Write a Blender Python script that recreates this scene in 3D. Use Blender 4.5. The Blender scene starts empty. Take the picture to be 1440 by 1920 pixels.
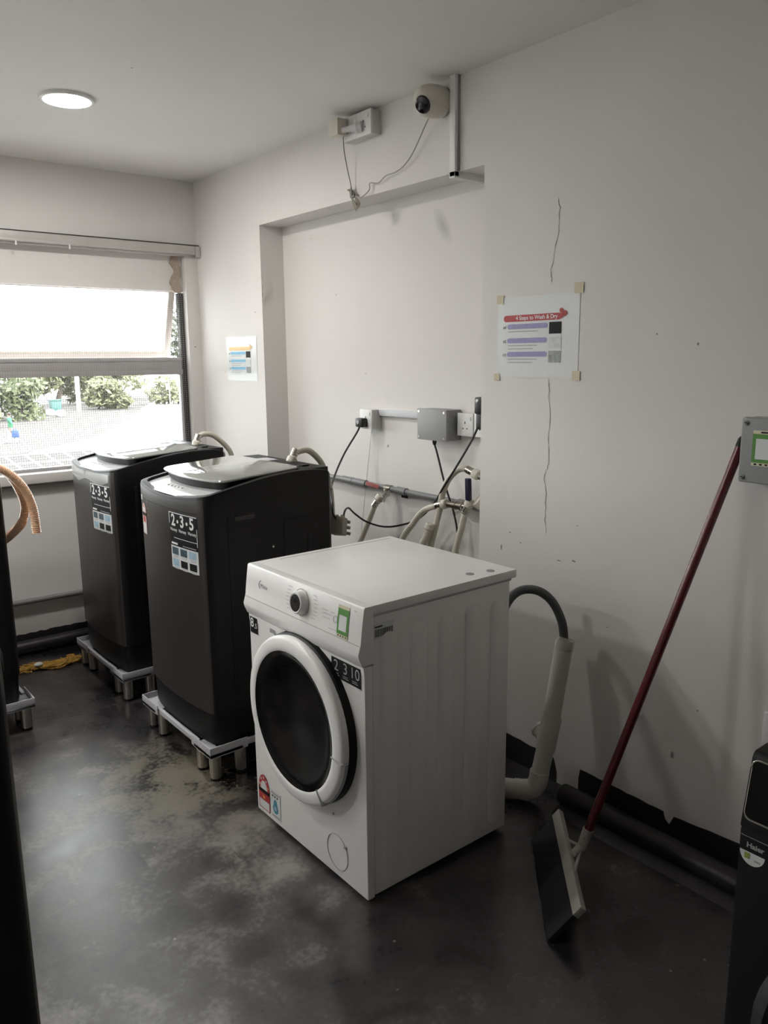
import bpy, bmesh, math, random
from mathutils import Vector, Matrix
random.seed(7)
S = bpy.context.scene
C = S.collection

# ------------------------------------------------------------------ camera
f_px, yaw, pitch, roll = 1474.75, math.radians(38.803), math.radians(11.0526), math.radians(-0.5628)
Fw = Vector((math.sin(yaw)*math.cos(pitch), math.cos(yaw)*math.cos(pitch), -math.sin(pitch)))
Rt = Vector((math.cos(yaw), -math.sin(yaw), 0)); Up = Rt.cross(Fw)
R2 = Rt*math.cos(roll) + Up*math.sin(roll); U2 = -Rt*math.sin(roll) + Up*math.cos(roll)
cd = bpy.data.cameras.new('camera'); cam = bpy.data.objects.new('camera', cd); C.objects.link(cam)
cd.sensor_fit = 'VERTICAL'; cd.sensor_height = 24.0; cd.lens = f_px*24.0/1920.0
cd.clip_start = 0.02; cd.clip_end = 500
M = Matrix.Identity(4)
for i in range(3):
    M[i][0], M[i][1], M[i][2] = R2[i], U2[i], -Fw[i]
M[0][3], M[1][3], M[2][3] = -2.0515, 0.0, 1.4692
cam.matrix_world = M
S.camera = cam

# ------------------------------------------------------------------ light
w = bpy.data.worlds.new('overcast_sky'); S.world = w; w.use_nodes = True
bg = w.node_tree.nodes['Background']; bg.inputs[0].default_value = (0.97, 0.985, 1.0, 1); bg.inputs[1].default_value = 5.5
sd = bpy.data.lights.new('sun', 'SUN'); sd.energy = 7.0; sd.angle = math.radians(4); sd.color = (1, .96, .9)
sun = bpy.data.objects.new('sun', sd); C.objects.link(sun)
sun.rotation_euler = Vector((-.55, .62, -.75)).to_track_quat('-Z', 'Y').to_euler()
LAMP, FILL_LAMP = 84.0, 110.0
S.view_settings.view_transform = 'Standard'; S.view_settings.look = 'None'
S.view_settings.exposure = 1.22; S.view_settings.gamma = 1.0; S.view_settings.use_curve_mapping = False

# ------------------------------------------------------------------ materials
MATS = {}
def mat(name, col, rough=.5, metal=0., var=.06, scale=18., bump=0., bscale=None, emit=0., spec=.5, coat=0., alpha=1.):
    if name in MATS: return MATS[name]
    m = bpy.data.materials.new(name); m.use_nodes = True; nt = m.node_tree; N = nt.nodes; Lk = nt.links
    b = N['Principled BSDF']
    tc = N.new('ShaderNodeTexCoord'); nz = N.new('ShaderNodeTexNoise')
    nz.inputs['Scale'].default_value = scale; nz.inputs['Detail'].default_value = 6
    Lk.new(tc.outputs['Object'], nz.inputs['Vector'])
    mx = N.new('ShaderNodeMix'); mx.data_type = 'RGBA'
    mx.inputs[6].default_value = tuple(max(0, c*(1-var)) for c in col)+(1,)
    mx.inputs[7].default_value = tuple(min(1, c*(1+var)) for c in col)+(1,)
    Lk.new(nz.outputs['Fac'], mx.inputs[0]); Lk.new(mx.outputs[2], b.inputs['Base Color'])
    b.inputs['Roughness'].default_value = rough; b.inputs['Metallic'].default_value = metal
    b.inputs['Specular IOR Level'].default_value = spec; b.inputs['Coat Weight'].default_value = coat
    b.inputs['Alpha'].default_value = alpha
    if emit:
        b.inputs['Emission Color'].default_value = tuple(col)+(1,); b.inputs['Emission Strength'].default_value = emit
    if bump:
        bp = N.new('ShaderNodeBump'); bp.inputs['Strength'].default_value = bump; bp.inputs['Distance'].default_value = .004
        n2 = N.new('ShaderNodeTexNoise'); n2.inputs['Scale'].default_value = bscale or scale*4; n2.inputs['Detail'].default_value = 4
        Lk.new(tc.outputs['Object'], n2.inputs['Vector']); Lk.new(n2.outputs['Fac'], bp.inputs['Height'])
        Lk.new(bp.outputs['Normal'], b.inputs['Normal'])
    MATS[name] = m; return m

def ramp(N, stops):
    r = N.new('ShaderNodeValToRGB'); e = r.color_ramp.elements
    while len(e) < len(stops): e.new(.5)
    for k, (p, c) in enumerate(stops):
        e[k].position = p; e[k].color = (c if len(c) == 4 else tuple(c)+(1,))
    return r

def wall_mat(name, col):
    m = bpy.data.materials.new(name); m.use_nodes = True; N = m.node_tree.nodes; Lk = m.node_tree.links; b = N['Principled BSDF']
    tc = N.new('ShaderNodeTexCoord')
    n1 = N.new('ShaderNodeTexNoise'); n1.inputs['Scale'].default_value = 1.3; n1.inputs['Detail'].default_value = 5
    n2 = N.new('ShaderNodeTexNoise'); n2.inputs['Scale'].default_value = 55; n2.inputs['Detail'].default_value = 3
    n3 = N.new('ShaderNodeTexNoise'); n3.inputs['Scale'].default_value = 26; n3.inputs['Detail'].default_value = 1
    for n in (n1, n2, n3): Lk.new(tc.outputs['Object'], n.inputs['Vector'])
    r1 = ramp(N, [(.3, tuple(c*.94 for c in col)), (.7, col)])
    Lk.new(n1.outputs['Fac'], r1.inputs[0])
    r3 = ramp(N, [(.81, (1, 1, 1)), (.83, (.4, .37, .35))])        # rare scuff specks
    Lk.new(n3.outputs['Fac'], r3.inputs[0])
    mx = N.new('ShaderNodeMix'); mx.data_type = 'RGBA'; mx.blend_type = 'MULTIPLY'; mx.inputs[0].default_value = 1
    Lk.new(r1.outputs[0], mx.inputs[6]); Lk.new(r3.outputs[0], mx.inputs[7]); Lk.new(mx.outputs[2], b.inputs['Base Color'])
    b.inputs['Roughness'].default_value = .62; b.inputs['Specular IOR Level'].default_value = .35
    bp = N.new('ShaderNodeBump'); bp.inputs['Strength'].default_value = .12; bp.inputs['Distance'].default_value = .003
    Lk.new(n2.outputs['Fac'], bp.inputs['Height']); Lk.new(bp.outputs['Normal'], b.inputs['Normal'])
    return m

def floor_mat():
    m = bpy.data.materials.new('worn_painted_concrete'); m.use_nodes = True; N = m.node_tree.nodes; Lk = m.node_tree.links; b = N['Principled BSDF']
    tc = N.new('ShaderNodeTexCoord')
    def noise(s, d, vec=None, dist=0):
        n = N.new('ShaderNodeTexNoise'); n.inputs['Scale'].default_value = s; n.inputs['Detail'].default_value = d; n.inputs['Distortion'].default_value = dist
        Lk.new(vec or tc.outputs['Object'], n.inputs['Vector']); return n.outputs['Fac']
    big = noise(1.7, 7, dist=.6); mid = noise(7, 8, dist=.4); fine = noise(60, 5)
    mp = N.new('ShaderNodeMapping'); mp.inputs['Scale'].default_value = (14, 2.2, 1); mp.inputs['Rotation'].default_value = (0, 0, math.radians(-62))
    Lk.new(tc.outputs['Object'], mp.inputs[0]); scr = noise(2.6, 6, mp.outputs[0])
    def mth(op, a, b_):
        n = N.new('ShaderNodeMath'); n.operation = op
        for i, v in enumerate((a, b_)):
            if isinstance(v, (int, float)): n.inputs[i].default_value = v
            else: Lk.new(v, n.inputs[i])
        return n.outputs[0]
    comb0 = mth('ADD', mth('MULTIPLY', big, .50), mth('ADD', mth('MULTIPLY', mid, .36), mth('MULTIPLY', fine, .14)))
    # walkway wear between the machine rows, with window sheen partly painted into the colour
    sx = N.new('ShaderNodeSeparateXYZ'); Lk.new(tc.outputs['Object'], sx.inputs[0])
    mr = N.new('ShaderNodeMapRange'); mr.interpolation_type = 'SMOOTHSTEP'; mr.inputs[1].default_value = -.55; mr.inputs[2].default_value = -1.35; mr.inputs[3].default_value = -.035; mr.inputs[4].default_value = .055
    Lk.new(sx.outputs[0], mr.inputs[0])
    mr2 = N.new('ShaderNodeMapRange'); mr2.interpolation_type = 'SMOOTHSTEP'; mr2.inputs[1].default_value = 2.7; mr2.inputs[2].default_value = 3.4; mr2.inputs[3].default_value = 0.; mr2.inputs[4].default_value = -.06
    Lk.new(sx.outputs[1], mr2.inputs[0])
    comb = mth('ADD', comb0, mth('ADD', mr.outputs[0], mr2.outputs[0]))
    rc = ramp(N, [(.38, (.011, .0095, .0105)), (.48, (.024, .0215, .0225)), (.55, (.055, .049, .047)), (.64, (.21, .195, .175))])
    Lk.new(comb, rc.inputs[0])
    rs = ramp(N, [(.27, (.45, .45, .45)), (.36, (1, 1, 1))]); Lk.new(scr, rs.inputs[0])
    mx = N.new('ShaderNodeMix'); mx.data_type = 'RGBA'; mx.blend_type = 'MULTIPLY'; mx.inputs[0].default_value = 1
    Lk.new(rc.outputs[0], mx.inputs[6]); Lk.new(rs.outputs[0], mx.inputs[7])
    # small pale flecks of spilled paint
    vo = N.new('ShaderNodeTexVoronoi'); vo.inputs['Scale'].default_value = 9; vo.inputs['Randomness'].default_value = 1
    Lk.new(tc.outputs['Object'], vo.inputs['Vector'])
    rf = ramp(N, [(.03, (1, 1, 1)), (.045, (0, 0, 0))]); Lk.new(vo.outputs['Distance'], rf.inputs[0])
    m2 = N.new('ShaderNodeMix'); m2.data_type = 'RGBA'
    Lk.new(mth('MULTIPLY', rf.outputs[0], .55), m2.inputs[0]); Lk.new(mx.outputs[2], m2.inputs[6]); m2.inputs[7].default_value = (.4, .39, .37, 1)
    # crusty pale deposit in front of the near stand
    mp3 = N.new('ShaderNodeMapping'); mp3.inputs['Location'].default_value = (1.03*2.6, -2.47*1.9, 0); mp3.inputs['Scale'].default_value = (2.6, 1.9, 1)
    Lk.new(tc.outputs['Object'], mp3.inputs[0]); g3 = N.new('ShaderNodeTexGradient'); g3.gradient_type = 'SPHERICAL'; Lk.new(mp3.outputs[0], g3.inputs[0])
    crust = ramp(N, [(.50, (0, 0, 0)), (.60, (1, 1, 1))]); Lk.new(mth('ADD', mth('MULTIPLY', g3.outputs['Fac'], .18), mth('ADD', mth('MULTIPLY', mid, .50), mth('MULTIPLY', fine, .42))), crust.inputs[0])
    m3 = N.new('ShaderNodeMix'); m3.data_type = 'RGBA'; Lk.new(mth('MULTIPLY', crust.outputs[0], mth('MULTIPLY', g3.outputs['Fac'], 1.3)), m3.inputs[0]); Lk.new(m2.outputs[2], m3.inputs[6]); m3.inputs[7].default_value = (.15, .135, .10, 1)
    Lk.new(m3.outputs[2], b.inputs['Base Color'])
    rr = ramp(N, [(.35, (.22, .22, .22)), (.65, (.40, .40, .40))]); Lk.new(comb, rr.inputs[0]); Lk.new(rr.outputs[0], b.inputs['Roughness'])
    b.inputs['Specular IOR Level'].default_value = 1.0
    bp = N.new('ShaderNodeBump'); bp.inputs['Strength'].default_value = .35; bp.inputs['Distance'].default_value = .004
    Lk.new(comb, bp.inputs['Height']); Lk.new(bp.outputs['Normal'], b.inputs['Normal'])
    return m

def pane_mat(name, frost):
    m = bpy.data.materials.new(name); m.use_nodes = True; N = m.node_tree.nodes; Lk = m.node_tree.links; N.remove(N['Principled BSDF'])
    t = N.new('ShaderNodeBsdfTransparent'); t.inputs[0].default_value = (.95, .97, .96, 1)
    g = N.new('ShaderNodeBsdfGlossy'); g.inputs['Roughness'].default_value = .03
    fr = N.new('ShaderNodeFresnel'); fr.inputs[0].default_value = 1.45
    a = N.new('ShaderNodeMixShader'); Lk.new(fr.outputs[0], a.inputs[0]); Lk.new(t.outputs[0], a.inputs[1]); Lk.new(g.outputs[0], a.inputs[2])
    out = a
    if frost:
        tr = N.new('ShaderNodeBsdfTranslucent'); tr.inputs[0].default_value = (.95, .96, .95, 1)
        nz = N.new('ShaderNodeTexNoise'); nz.inputs['Scale'].default_value = 4
        rp = ramp(N, [(.3, (frost*.9,)*3), (.7, (frost,)*3)]); Lk.new(nz.outputs['Fac'], rp.inputs[0])
        k = N.new('ShaderNodeMixShader'); Lk.new(rp.outputs[0], k.inputs[0])
        Lk.new(a.outputs[0], k.inputs[1]); Lk.new(tr.outputs[0], k.inputs[2]); out = k
    Lk.new(out.outputs[0], N['Material Output'].inputs[0]); return m

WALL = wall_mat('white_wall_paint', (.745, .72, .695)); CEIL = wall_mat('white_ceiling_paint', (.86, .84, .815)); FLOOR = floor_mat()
WHITE = mat('white_enamel', (.86, .85, .84), .32, var=.02, spec=.5)
WHITEP = mat('white_plastic', (.76, .76, .75), .38, var=.02)
CREAM = mat('cream_plastic', (.66, .63, .54), .45, var=.06)
BLACKP = mat('black_plastic', (.005, .005, .0055), .5, var=.2, spec=.3)
BLACKG = mat('black_gloss', (.006, .005, .006), .06, var=.1)
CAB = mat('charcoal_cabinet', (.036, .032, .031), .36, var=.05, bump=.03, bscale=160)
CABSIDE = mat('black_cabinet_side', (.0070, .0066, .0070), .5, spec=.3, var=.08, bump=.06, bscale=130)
PANELS = mat('silver_control_panel', (.60, .61, .62), .17, var=.04, spec=.9)
LIDG = mat('grey_lid_glass', (.33, .34, .325), .06, var=.05, spec=1.0, coat=.6)
STEEL = mat('brushed_steel', (.52, .49, .45), .35, 1., .12, 40)
CHROME = mat('chrome', (.62, .60, .56), .16, 1., .05)
BRASS = mat('worn_brass', (.30, .27, .23), .32, 1., .2, 60)
SILVERP = mat('silver_plastic', (.50, .50, .53), .40, var=.04)
GREYP = mat('grey_plastic', (.25, .255, .26), .45, var=.05)
PIPEG = mat('grey_upvc', (.20, .20, .205), .40, var=.08)
DARKB = mat('dark_skirting_paint', (.022, .019, .021), .45, var=.25, scale=30, bump=.15)
WPIPE = mat('off_white_upvc', (.60, .58, .52), .40, var=.08)
HOSE = mat('beige_hose', (.58, .55, .46), .42, var=.06)
RUBBER = mat('grey_drain_hose', (.075, .08, .085), .5, var=.1)
CABLE = mat('black_cable', (.010, .010, .010), .4)
ORANGE = mat('peach_corrugated_hose', (.92, .62, .42), .38, var=.08)
RED = mat('dark_red_handle', (.105, .006, .014), .25, var=.12, spec=.6)
ALUF = mat('grey_aluminium', (.50, .48, .48), .45, .3, .1)
ALUW = mat('beige_painted_aluminium', (.62, .55, .50), .45, var=.10)
ALUB = mat('black_window_frame', (.016, .015, .015), .5, var=.15)
RAILM = mat('curtain_rail_aluminium', (.58, .55, .53), .35, .35, .08)
WIRE = mat('galvanised_wire', (.36, .35, .34), .5, .2, .05)
PAPER = mat('laminated_paper', (.70, .72, .72), .32, var=.015)
TAPE = mat('yellowed_masking_tape', (.60, .54, .38), .6, var=.1)
INK = mat('black_ink', (.006, .006, .007), .6, spec=.25); INKW = mat('white_ink', (.80, .80, .80), .5, var=.01)
INKG = mat('grey_ink', (.36, .36, .37), .5); REDI = mat('red_ink', (.42, .03, .035), .5, var=.1)
PURI = mat('violet_ink', (.30, .28, .50), .5, var=.25, scale=90); BLUI = mat('blue_ink', (.22, .50, .70), .5, var=.15, scale=60)
YELI = mat('yellow_ink', (.82, .58, .26), .5, var=.1); GREI = mat('green_ink', (.09, .27, .05), .5, var=.08)
SKYI = mat('pale_blue_ink', (.34, .50, .60), .5, var=.3, scale=60); SLATE = mat('slate_ink', (.05, .09, .11), .5, var=.4, scale=80)
PINKI = mat('pink_ink', (.66, .40, .38), .5, var=.1); CREAMI = mat('cream_ink', (.66, .62, .46), .5, var=.06)
ORNI = mat('orange_ink', (.75, .30, .06), .5); BARC = mat('barcode_ink', (.05, .05, .05), .5)
CLEAR = mat('clear_tape', (.75, .74, .70), .10, var=.1, spec=.8, alpha=.35)
MOPY = mat('ochre_yarn', (.46, .26, .05), .85, var=.35, scale=50)
PLASTER = mat('crumbling_plaster', (.42, .34, .27), .85, var=.35, scale=40, bump=.8, bscale=60)
CRACKM = mat('crack_grey', (.24, .22, .20), .9)  # dark grey shared by the wall cracks and chips
STAINM = mat('grey_smudge', (.50, .48, .46), .7, var=.08)
NAVY = mat('navy_lever', (.010, .012, .035), .35); REDT = mat('red_tape', (.42, .12, .11), .5, var=.15)
LAMPM = mat('led_diffuser', (1, .98, .94), .4, var=0, emit=LAMP)
FILL_LAMPM = mat('fill_lamp_diffuser', (1, .98, .94), .4, var=0, emit=FILL_LAMP)
PANE = pane_mat('clear_window_glass', 0); FROST = pane_mat('frosted_window_glass', .55)

# ------------------------------------------------------------------ mesh builder
class MB:
    def __init__(s): s.v = []; s.f = []; s.mi = []; s.cur = 0
    def add(s, vs, fs):
        o = len(s.v); s.v += [Vector(p) for p in vs]
        for f in fs: s.f.append([o+i for i in f]); s.mi.append(s.cur)
        return s
    def box(s, a, b):
        x0, y0, z0 = (min(a[i], b[i]) for i in range(3)); x1, y1, z1 = (max(a[i], b[i]) for i in range(3))
        return s.add([(x0,y0,z0),(x1,y0,z0),(x1,y1,z0),(x0,y1,z0),(x0,y0,z1),(x1,y0,z1),(x1,y1,z1),(x0,y1,z1)],
                     [(0,3,2,1),(4,5,6,7),(0,1,5,4),(1,2,6,5),(2,3,7,6),(3,0,4,7)])
    def obox(s, c, ax, ay, az):           # oriented box, half vectors
        c, ax, ay, az = Vector(c), Vector(ax), Vector(ay), Vector(az)
        vs = [c+ax*i+ay*j+az*k for k in (-1, 1) for j in (-1, 1) for i in (-1, 1)]
        return s.add(vs, [(0,2,3,1),(4,5,7,6),(0,1,5,4),(1,3,7,5),(3,2,6,7),(2,0,4,6)])
    def prism(s, poly, axis, a, b):       # poly in the two other axes (cyclic order), extruded along axis from a to b
        n = len(poly)
        def P(p, t): return {'x': (t, p[0], p[1]), 'y': (p[0], t, p[1]), 'z': (p[0], p[1], t)}[axis]
        vs = [P(p, a) for p in poly]+[P(p, b) for p in poly]
        return s.add(vs, [tuple(range(n))[::-1], tuple(range(n, 2*n))]+[(i, (i+1) % n, n+(i+1) % n, n+i) for i in range(n)])
    def tube(s, pts, r, n=10, caps=True):
        pts = [Vector(p) for p in pts]; rs = r if isinstance(r, (list, tuple)) else [r]*len(pts)
        t0 = (pts[1]-pts[0]).normalized(); u = t0.orthogonal().normalized(); rings = []
        for i, p in enumerate(pts):
            t = ((pts[min(i+1, len(pts)-1)]-pts[max(i-1, 0)])).normalized()
            u = (u-t*u.dot(t)).normalized(); v_ = t.cross(u)
            rings.append([p+(u*math.cos(2*math.pi*k/n)+v_*math.sin(2*math.pi*k/n))*rs[i] for k in range(n)])
        o = [q for ring in rings for q in ring]; m = len(pts)
        fs = [(i*n+k, i*n+(k+1) % n, (i+1)*n+(k+1) % n, (i+1)*n+k) for i in range(m-1) for k in range(n)]
        if caps: fs += [tuple(range(n))[::-1], tuple((m-1)*n+k for k in range(n))]
        return s.add(o, fs)
    def lathe(s, prof, c, axis, n=32, cap=True):   # prof: list of (dist along axis, radius)
        c = Vector(c); a = Vector(axis).normalized(); u = a.orthogonal().normalized()
        if abs(a.z) < .9: u = Vector((0, 0, 1)); u = (u-a*u.dot(a)).normalized()
        v_ = a.cross(u); vs = []
        for d, r in prof:
            for k in range(n):
                t = 2*math.pi*k/n; vs.append(c+a*d+(u*math.cos(t)+v_*math.sin(t))*r)
        m = len(prof); fs = [(i*n+k, i*n+(k+1) % n, (i+1)*n+(k+1) % n, (i+1)*n+k) for i in range(m-1) for k in range(n)]
        if cap: fs += [tuple(range(n))[::-1], tuple((m-1)*n+k for k in range(n))]
        return s.add(vs, fs)
    def rings(s, rings, cap0=True, cap1=True):
        n = len(rings[0]); vs = [p for r in rings for p in r]; m = len(rings)
        fs = [(i*n+k, i*n+(k+1) % n, (i+1)*n+(k+1) % n, (i+1)*n+k) for i in range(m-1) for k in range(n)]
        if cap0: fs.append(tuple(range(n))[::-1])
        if cap1: fs.append(tuple((m-1)*n+k for k in range(n)))
        return s.add(vs, fs)
    def ball(s, c, r, n=14, m=9):
        rr = r if isinstance(r, (tuple, list)) else (r, r, r); vs = [Vector(c)-Vector((0, 0, rr[2]))]
        for i in range(1, m):
            ph = -math.pi/2+math.pi*i/m
            for k in range(n):
                t = 2*math.pi*k/n; vs.append(Vector(c)+Vector((rr[0]*math.cos(ph)*math.cos(t), rr[1]*math.cos(ph)*math.sin(t), rr[2]*math.sin(ph))))
        vs.append(Vector(c)+Vector((0, 0, rr[2]))); L = len(vs)-1
        fs = [(0, 1+(k+1) % n, 1+k) for k in range(n)]
        fs += [(1+i*n+k, 1+i*n+(k+1) % n, 1+(i+1)*n+(k+1) % n, 1+(i+1)*n+k) for i in range(m-2) for k in range(n)]
        fs += [(L, 1+(m-2)*n+k, 1+(m-2)*n+(k+1) % n) for k in range(n)]
        return s.add(vs, fs)

def wloc(o):
    v = Vector((0, 0, 0))
    while o is not None:
        v = v+o.location; o = o.parent
    return v

def part(name, mb, m, parent=None, bevel=0., smooth=35, seg=2, label=None, kind=None, origin=None):
    off = wloc(parent) if parent is not None else Vector((0, 0, 0))
    org = Vector(origin) if origin else None
    if parent is None and org is None:
        xs = [[v[i] for v in mb.v] for i in range(3)]
        org = Vector(((min(xs[0])+max(xs[0]))/2, (min(xs[1])+max(xs[1]))/2, min(xs[2])))
    base = off if parent is not None else org
    me = bpy.data.meshes.new(name)
    me.from_pydata([tuple(v-base) for v in mb.v], [], mb.f)
    ms = m if isinstance(m, (list, tuple)) else [m]
    for q in ms: me.materials.append(q)
    if len(ms) > 1:
        for p, i in zip(me.polygons, mb.mi): p.material_index = i
    bm = bmesh.new(); bm.from_mesh(me); bmesh.ops.recalc_face_normals(bm, faces=bm.faces)
    if bevel:
        es = [e for e in bm.edges if len(e.link_faces) == 2 and e.calc_face_angle(0) > math.radians(32)]
        bmesh.ops.bevel(bm, geom=es, offset=bevel, segments=seg, profile=.6, affect='EDGES', clamp_overlap=True)
    bm.to_mesh(me); bm.free()
    if smooth:
        for p in me.polygons: p.use_smooth = True
        me.set_sharp_from_angle(angle=math.radians(smooth))
    o = bpy.data.objects.new(name, me); C.objects.link(o)
    if parent is not None: o.parent = parent
    else: o.location = org
    if label: o['label'] = label
    if kind: o['kind'] = kind
    return o

def tag(o, label, cat, group=None):
    o['label'] = label; o['category'] = cat
    if group: o['group'] = group
    return o
def thing(name, label, cat, loc, group=None, kind=None):
    o = bpy.data.objects.new(name, None); o.empty_display_size = .05; C.objects.link(o); o.location = loc
    if kind: o['kind'] = kind
    if label: tag(o, label, cat, group)
    return o
def struct(name, mb, m, parent=None, **k):
    o = part(name, mb, m, parent, **k)
    if parent is None: o['kind'] = 'structure'
    return o

def spline(pts, n=8):
    P = [Vector(p) for p in pts]; P = [P[0]*2-P[1]]+P+[P[-1]*2-P[-2]]; out = []
    for i in range(1, len(P)-2):
        for k in range(n):
            t = k/n; a, b, c, d = P[i-1], P[i], P[i+1], P[i+2]
            out.append(.5*((2*b)+(c-a)*t+(2*a-5*b+4*c-d)*t*t+(3*b-a-3*c+d)*t**3))
    out.append(P[-2]); return out

def text_mesh(body, size, align='LEFT', bold=0.):
    cu = bpy.data.curves.new('lettering', 'FONT'); cu.body = body; cu.size = size; cu.align_x = align; cu.align_y = 'CENTER'
    cu.offset = bold; cu.resolution_u = 3
    o = bpy.data.objects.new('tmp', cu); C.objects.link(o)
    me = bpy.data.meshes.new_from_object(o.evaluated_get(bpy.context.evaluated_depsgraph_get()))
    bpy.data.objects.remove(o); bpy.data.curves.remove(cu); return me
def lettering(body, size, m, parent, fn, align='LEFT', bold=0., name='lettering', sx=1.):
    me = text_mesh(body, size, align, bold); off = wloc(parent); mb = MB()
    mb.add([Vector(fn(v.co.x*sx, v.co.y)) for v in me.vertices], [tuple(p.vertices) for p in me.polygons])
    bpy.data.meshes.remove(me)
    return part(name, mb, m, parent, smooth=0)

def quad_on(fn, u0, v0, u1, v1, nu=1, d=.0006):   # thin plate laid over surface fn(u, v, lift)
    mb = MB(); vs = []
    for j in (v0, v1):
        for i in range(nu+1): vs.append(fn(u0+(u1-u0)*i/nu, j, d))
    fs = [(i, i+1, nu+1+i+1, nu+1+i) for i in range(nu)]
    return mb.add(vs, fs)

# ------------------------------------------------------------------ room shell
ZC, YL = 2.42, 4.18
XL, YB = -3.5, -1.6
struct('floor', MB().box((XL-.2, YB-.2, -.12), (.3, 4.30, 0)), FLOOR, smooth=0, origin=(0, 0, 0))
struct('ceiling', MB().box((XL-.2, YB-.2, ZC), (.3, 4.30, ZC+.2)), CEIL, smooth=0)
RY0, RY1, RZ, RD = 1.990, 3.495, 2.109, .131
def grid_wall():
    mb = MB()
    mb.box((0, RY1, 0), (.3, 4.30, ZC)).box((0, YB-.2, 0), (.3, RY0, ZC)).box((0, RY0, RZ), (.3, RY1, ZC)).box((RD, RY0, 0), (.3, RY1, RZ))
    return mb
wr = struct('wall_right', grid_wall(), WALL, smooth=0, origin=(0, 0, 0))
WX0, WX1, WZ0, WZ1 = -3.30, -.075, .88, 2.03  # left end widened out of view to let in more daylight
wb = struct('wall_back', MB().box((WX1, YL, 0), (0, 4.30, ZC)).box((XL, YL, 0), (WX0, 4.30, ZC)).box((WX0, YL, WZ1), (WX1, 4.30, ZC)).box((WX0, YL, 0), (WX1, 4.30, WZ0)), WALL, smooth=0)
struct('wall_left', MB().box((XL-.2, YB, 0), (XL, 4.30, ZC)), WALL, smooth=0)
struct('wall_front', MB().box((XL-.2, YB-.2, 0), (0, YB, ZC)), WALL, smooth=0)
struct('trim_1', MB().box((WX0, 4.225, 1.843), (WX1, 4.240, WZ1)), WALL, smooth=0)      # closed board above the window
# sill with rounded nose
so = struct('trim_2', MB().box((WX0-.02, 4.135, .868), (WX1+.02, 4.215, .918)).box((WX0, 4.20, .88), (WX1, 4.33, .905)), mat('sill_paint', (.66, .64, .61), .5, var=.05), bevel=.006)
struct('sill_underside', MB().box((WX0-.02, 4.150, .856), (WX1+.02, 4.18, .868)), mat('sill_underside_grey', (.35, .33, .31), .7), so, smooth=0)  # darker line along the bottom of the sill

# dark painted skirting with a ragged top edge
def ragged(pts, seed, amp):
    rnd = random.Random(seed); out = []
    for (a, za), (b, zb) in zip(pts, pts[1:]):
        n = max(2, int(abs(b-a)/.025))
        for i in range(n):
            t = i/n; out.append((a+(b-a)*t, za+(zb-za)*t+rnd.uniform(-amp, amp)*(1 if 0 < i else 0)))
    out.append(pts[-1]); return out
def band_x(y0, y1, top, seed):   # on wall_right
    tp = ragged(top, seed, .0022)
    return MB().prism([(y1, 0), (y0, 0)]+tp, 'x', -.0025, .001)
bs = band_x(YB, 1.505, [(YB, .098), (.95, .098), (1.150, .084), (1.164, .052), (1.178, .062), (1.186, .086), (1.50, .092), (1.505, .06)], 3)
struct('baseboard_right', bs, DARKB, smooth=0)
b2 = band_x(1.60, 1.99, [(1.60, .04), (1.615, .088), (1.80, .095), (1.99, .095)], 5)
struct('baseboard_recess', b2, DARKB, smooth=0)
tp = ragged([(-3.5, .09), (-1.1, .092), (-.8, .091), (0, .092)], 9, .004)
struct('baseboard_back', MB().prism([(0, 0), (XL, 0)]+tp, 'y', YL-.0025, YL+.001), DARKB, smooth=0)

# cracks, chips and stains that belong to the walls
def crack(pts, wdt, parent, x=-.0006, name='crack', m=CRACKM):
    rnd = random.Random(len(pts)); mb = MB(); L = []; Rr = []
    P = spline([(0, a, b) for a, b in pts], 5)
    for i, p in enumerate(P):
        ww = wdt*rnd.uniform(.25, 1.) if 0 < i < len(P)-1 else .0003
        j = rnd.uniform(-.0035, .0035); L.append((x, p.y+j+ww, p.z)); Rr.append((x, p.y+j-ww, p.z))
    n = len(P); mb.add(L+Rr, [(i, i+1, n+i+1, n+i) for i in range(n-1)])
    return part(name, mb, m, parent, smooth=0)
crack([(1.668, 1.955), (1.662, 1.90), (1.672, 1.82), (1.690, 1.74), (1.683, 1.70)], .0019, wr)
crack([(1.690, 1.40), (1.678, 1.30), (1.682, 1.20), (1.676, 1.12), (1.692, 1.08), (1.683, 1.0), (1.686, .93), (1.676, .88)], .0019, wr)
crack([(3.494, 1.90), (3.478, 1.85), (3.482, 1.80), (3.492, 1.74)], .004, wr)
for (yy, zz, a, b) in [(1.30, 1.53, .004, .003), (1.172, 1.50, .004, .005), (1.17, .282, .005, .014), (1.62, .80, .012, .002), (1.56, .81, .010, .003), (1.88, .80, .004, .012), (1.84, .86, .004, .003), (1.79, .83, .004, .003), (1.42, .62, .003, .003), (1.55, .93, .003, .003)]:
    part('chip', MB().prism([(yy+a*math.cos(t)*random.uniform(.6, 1), zz+b*math.sin(t)*random.uniform(.6, 1)) for t in [k*math.pi/4 for k in range(8)]], 'x', -.0008, .0005), CRACKM, wr, smooth=0)
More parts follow.
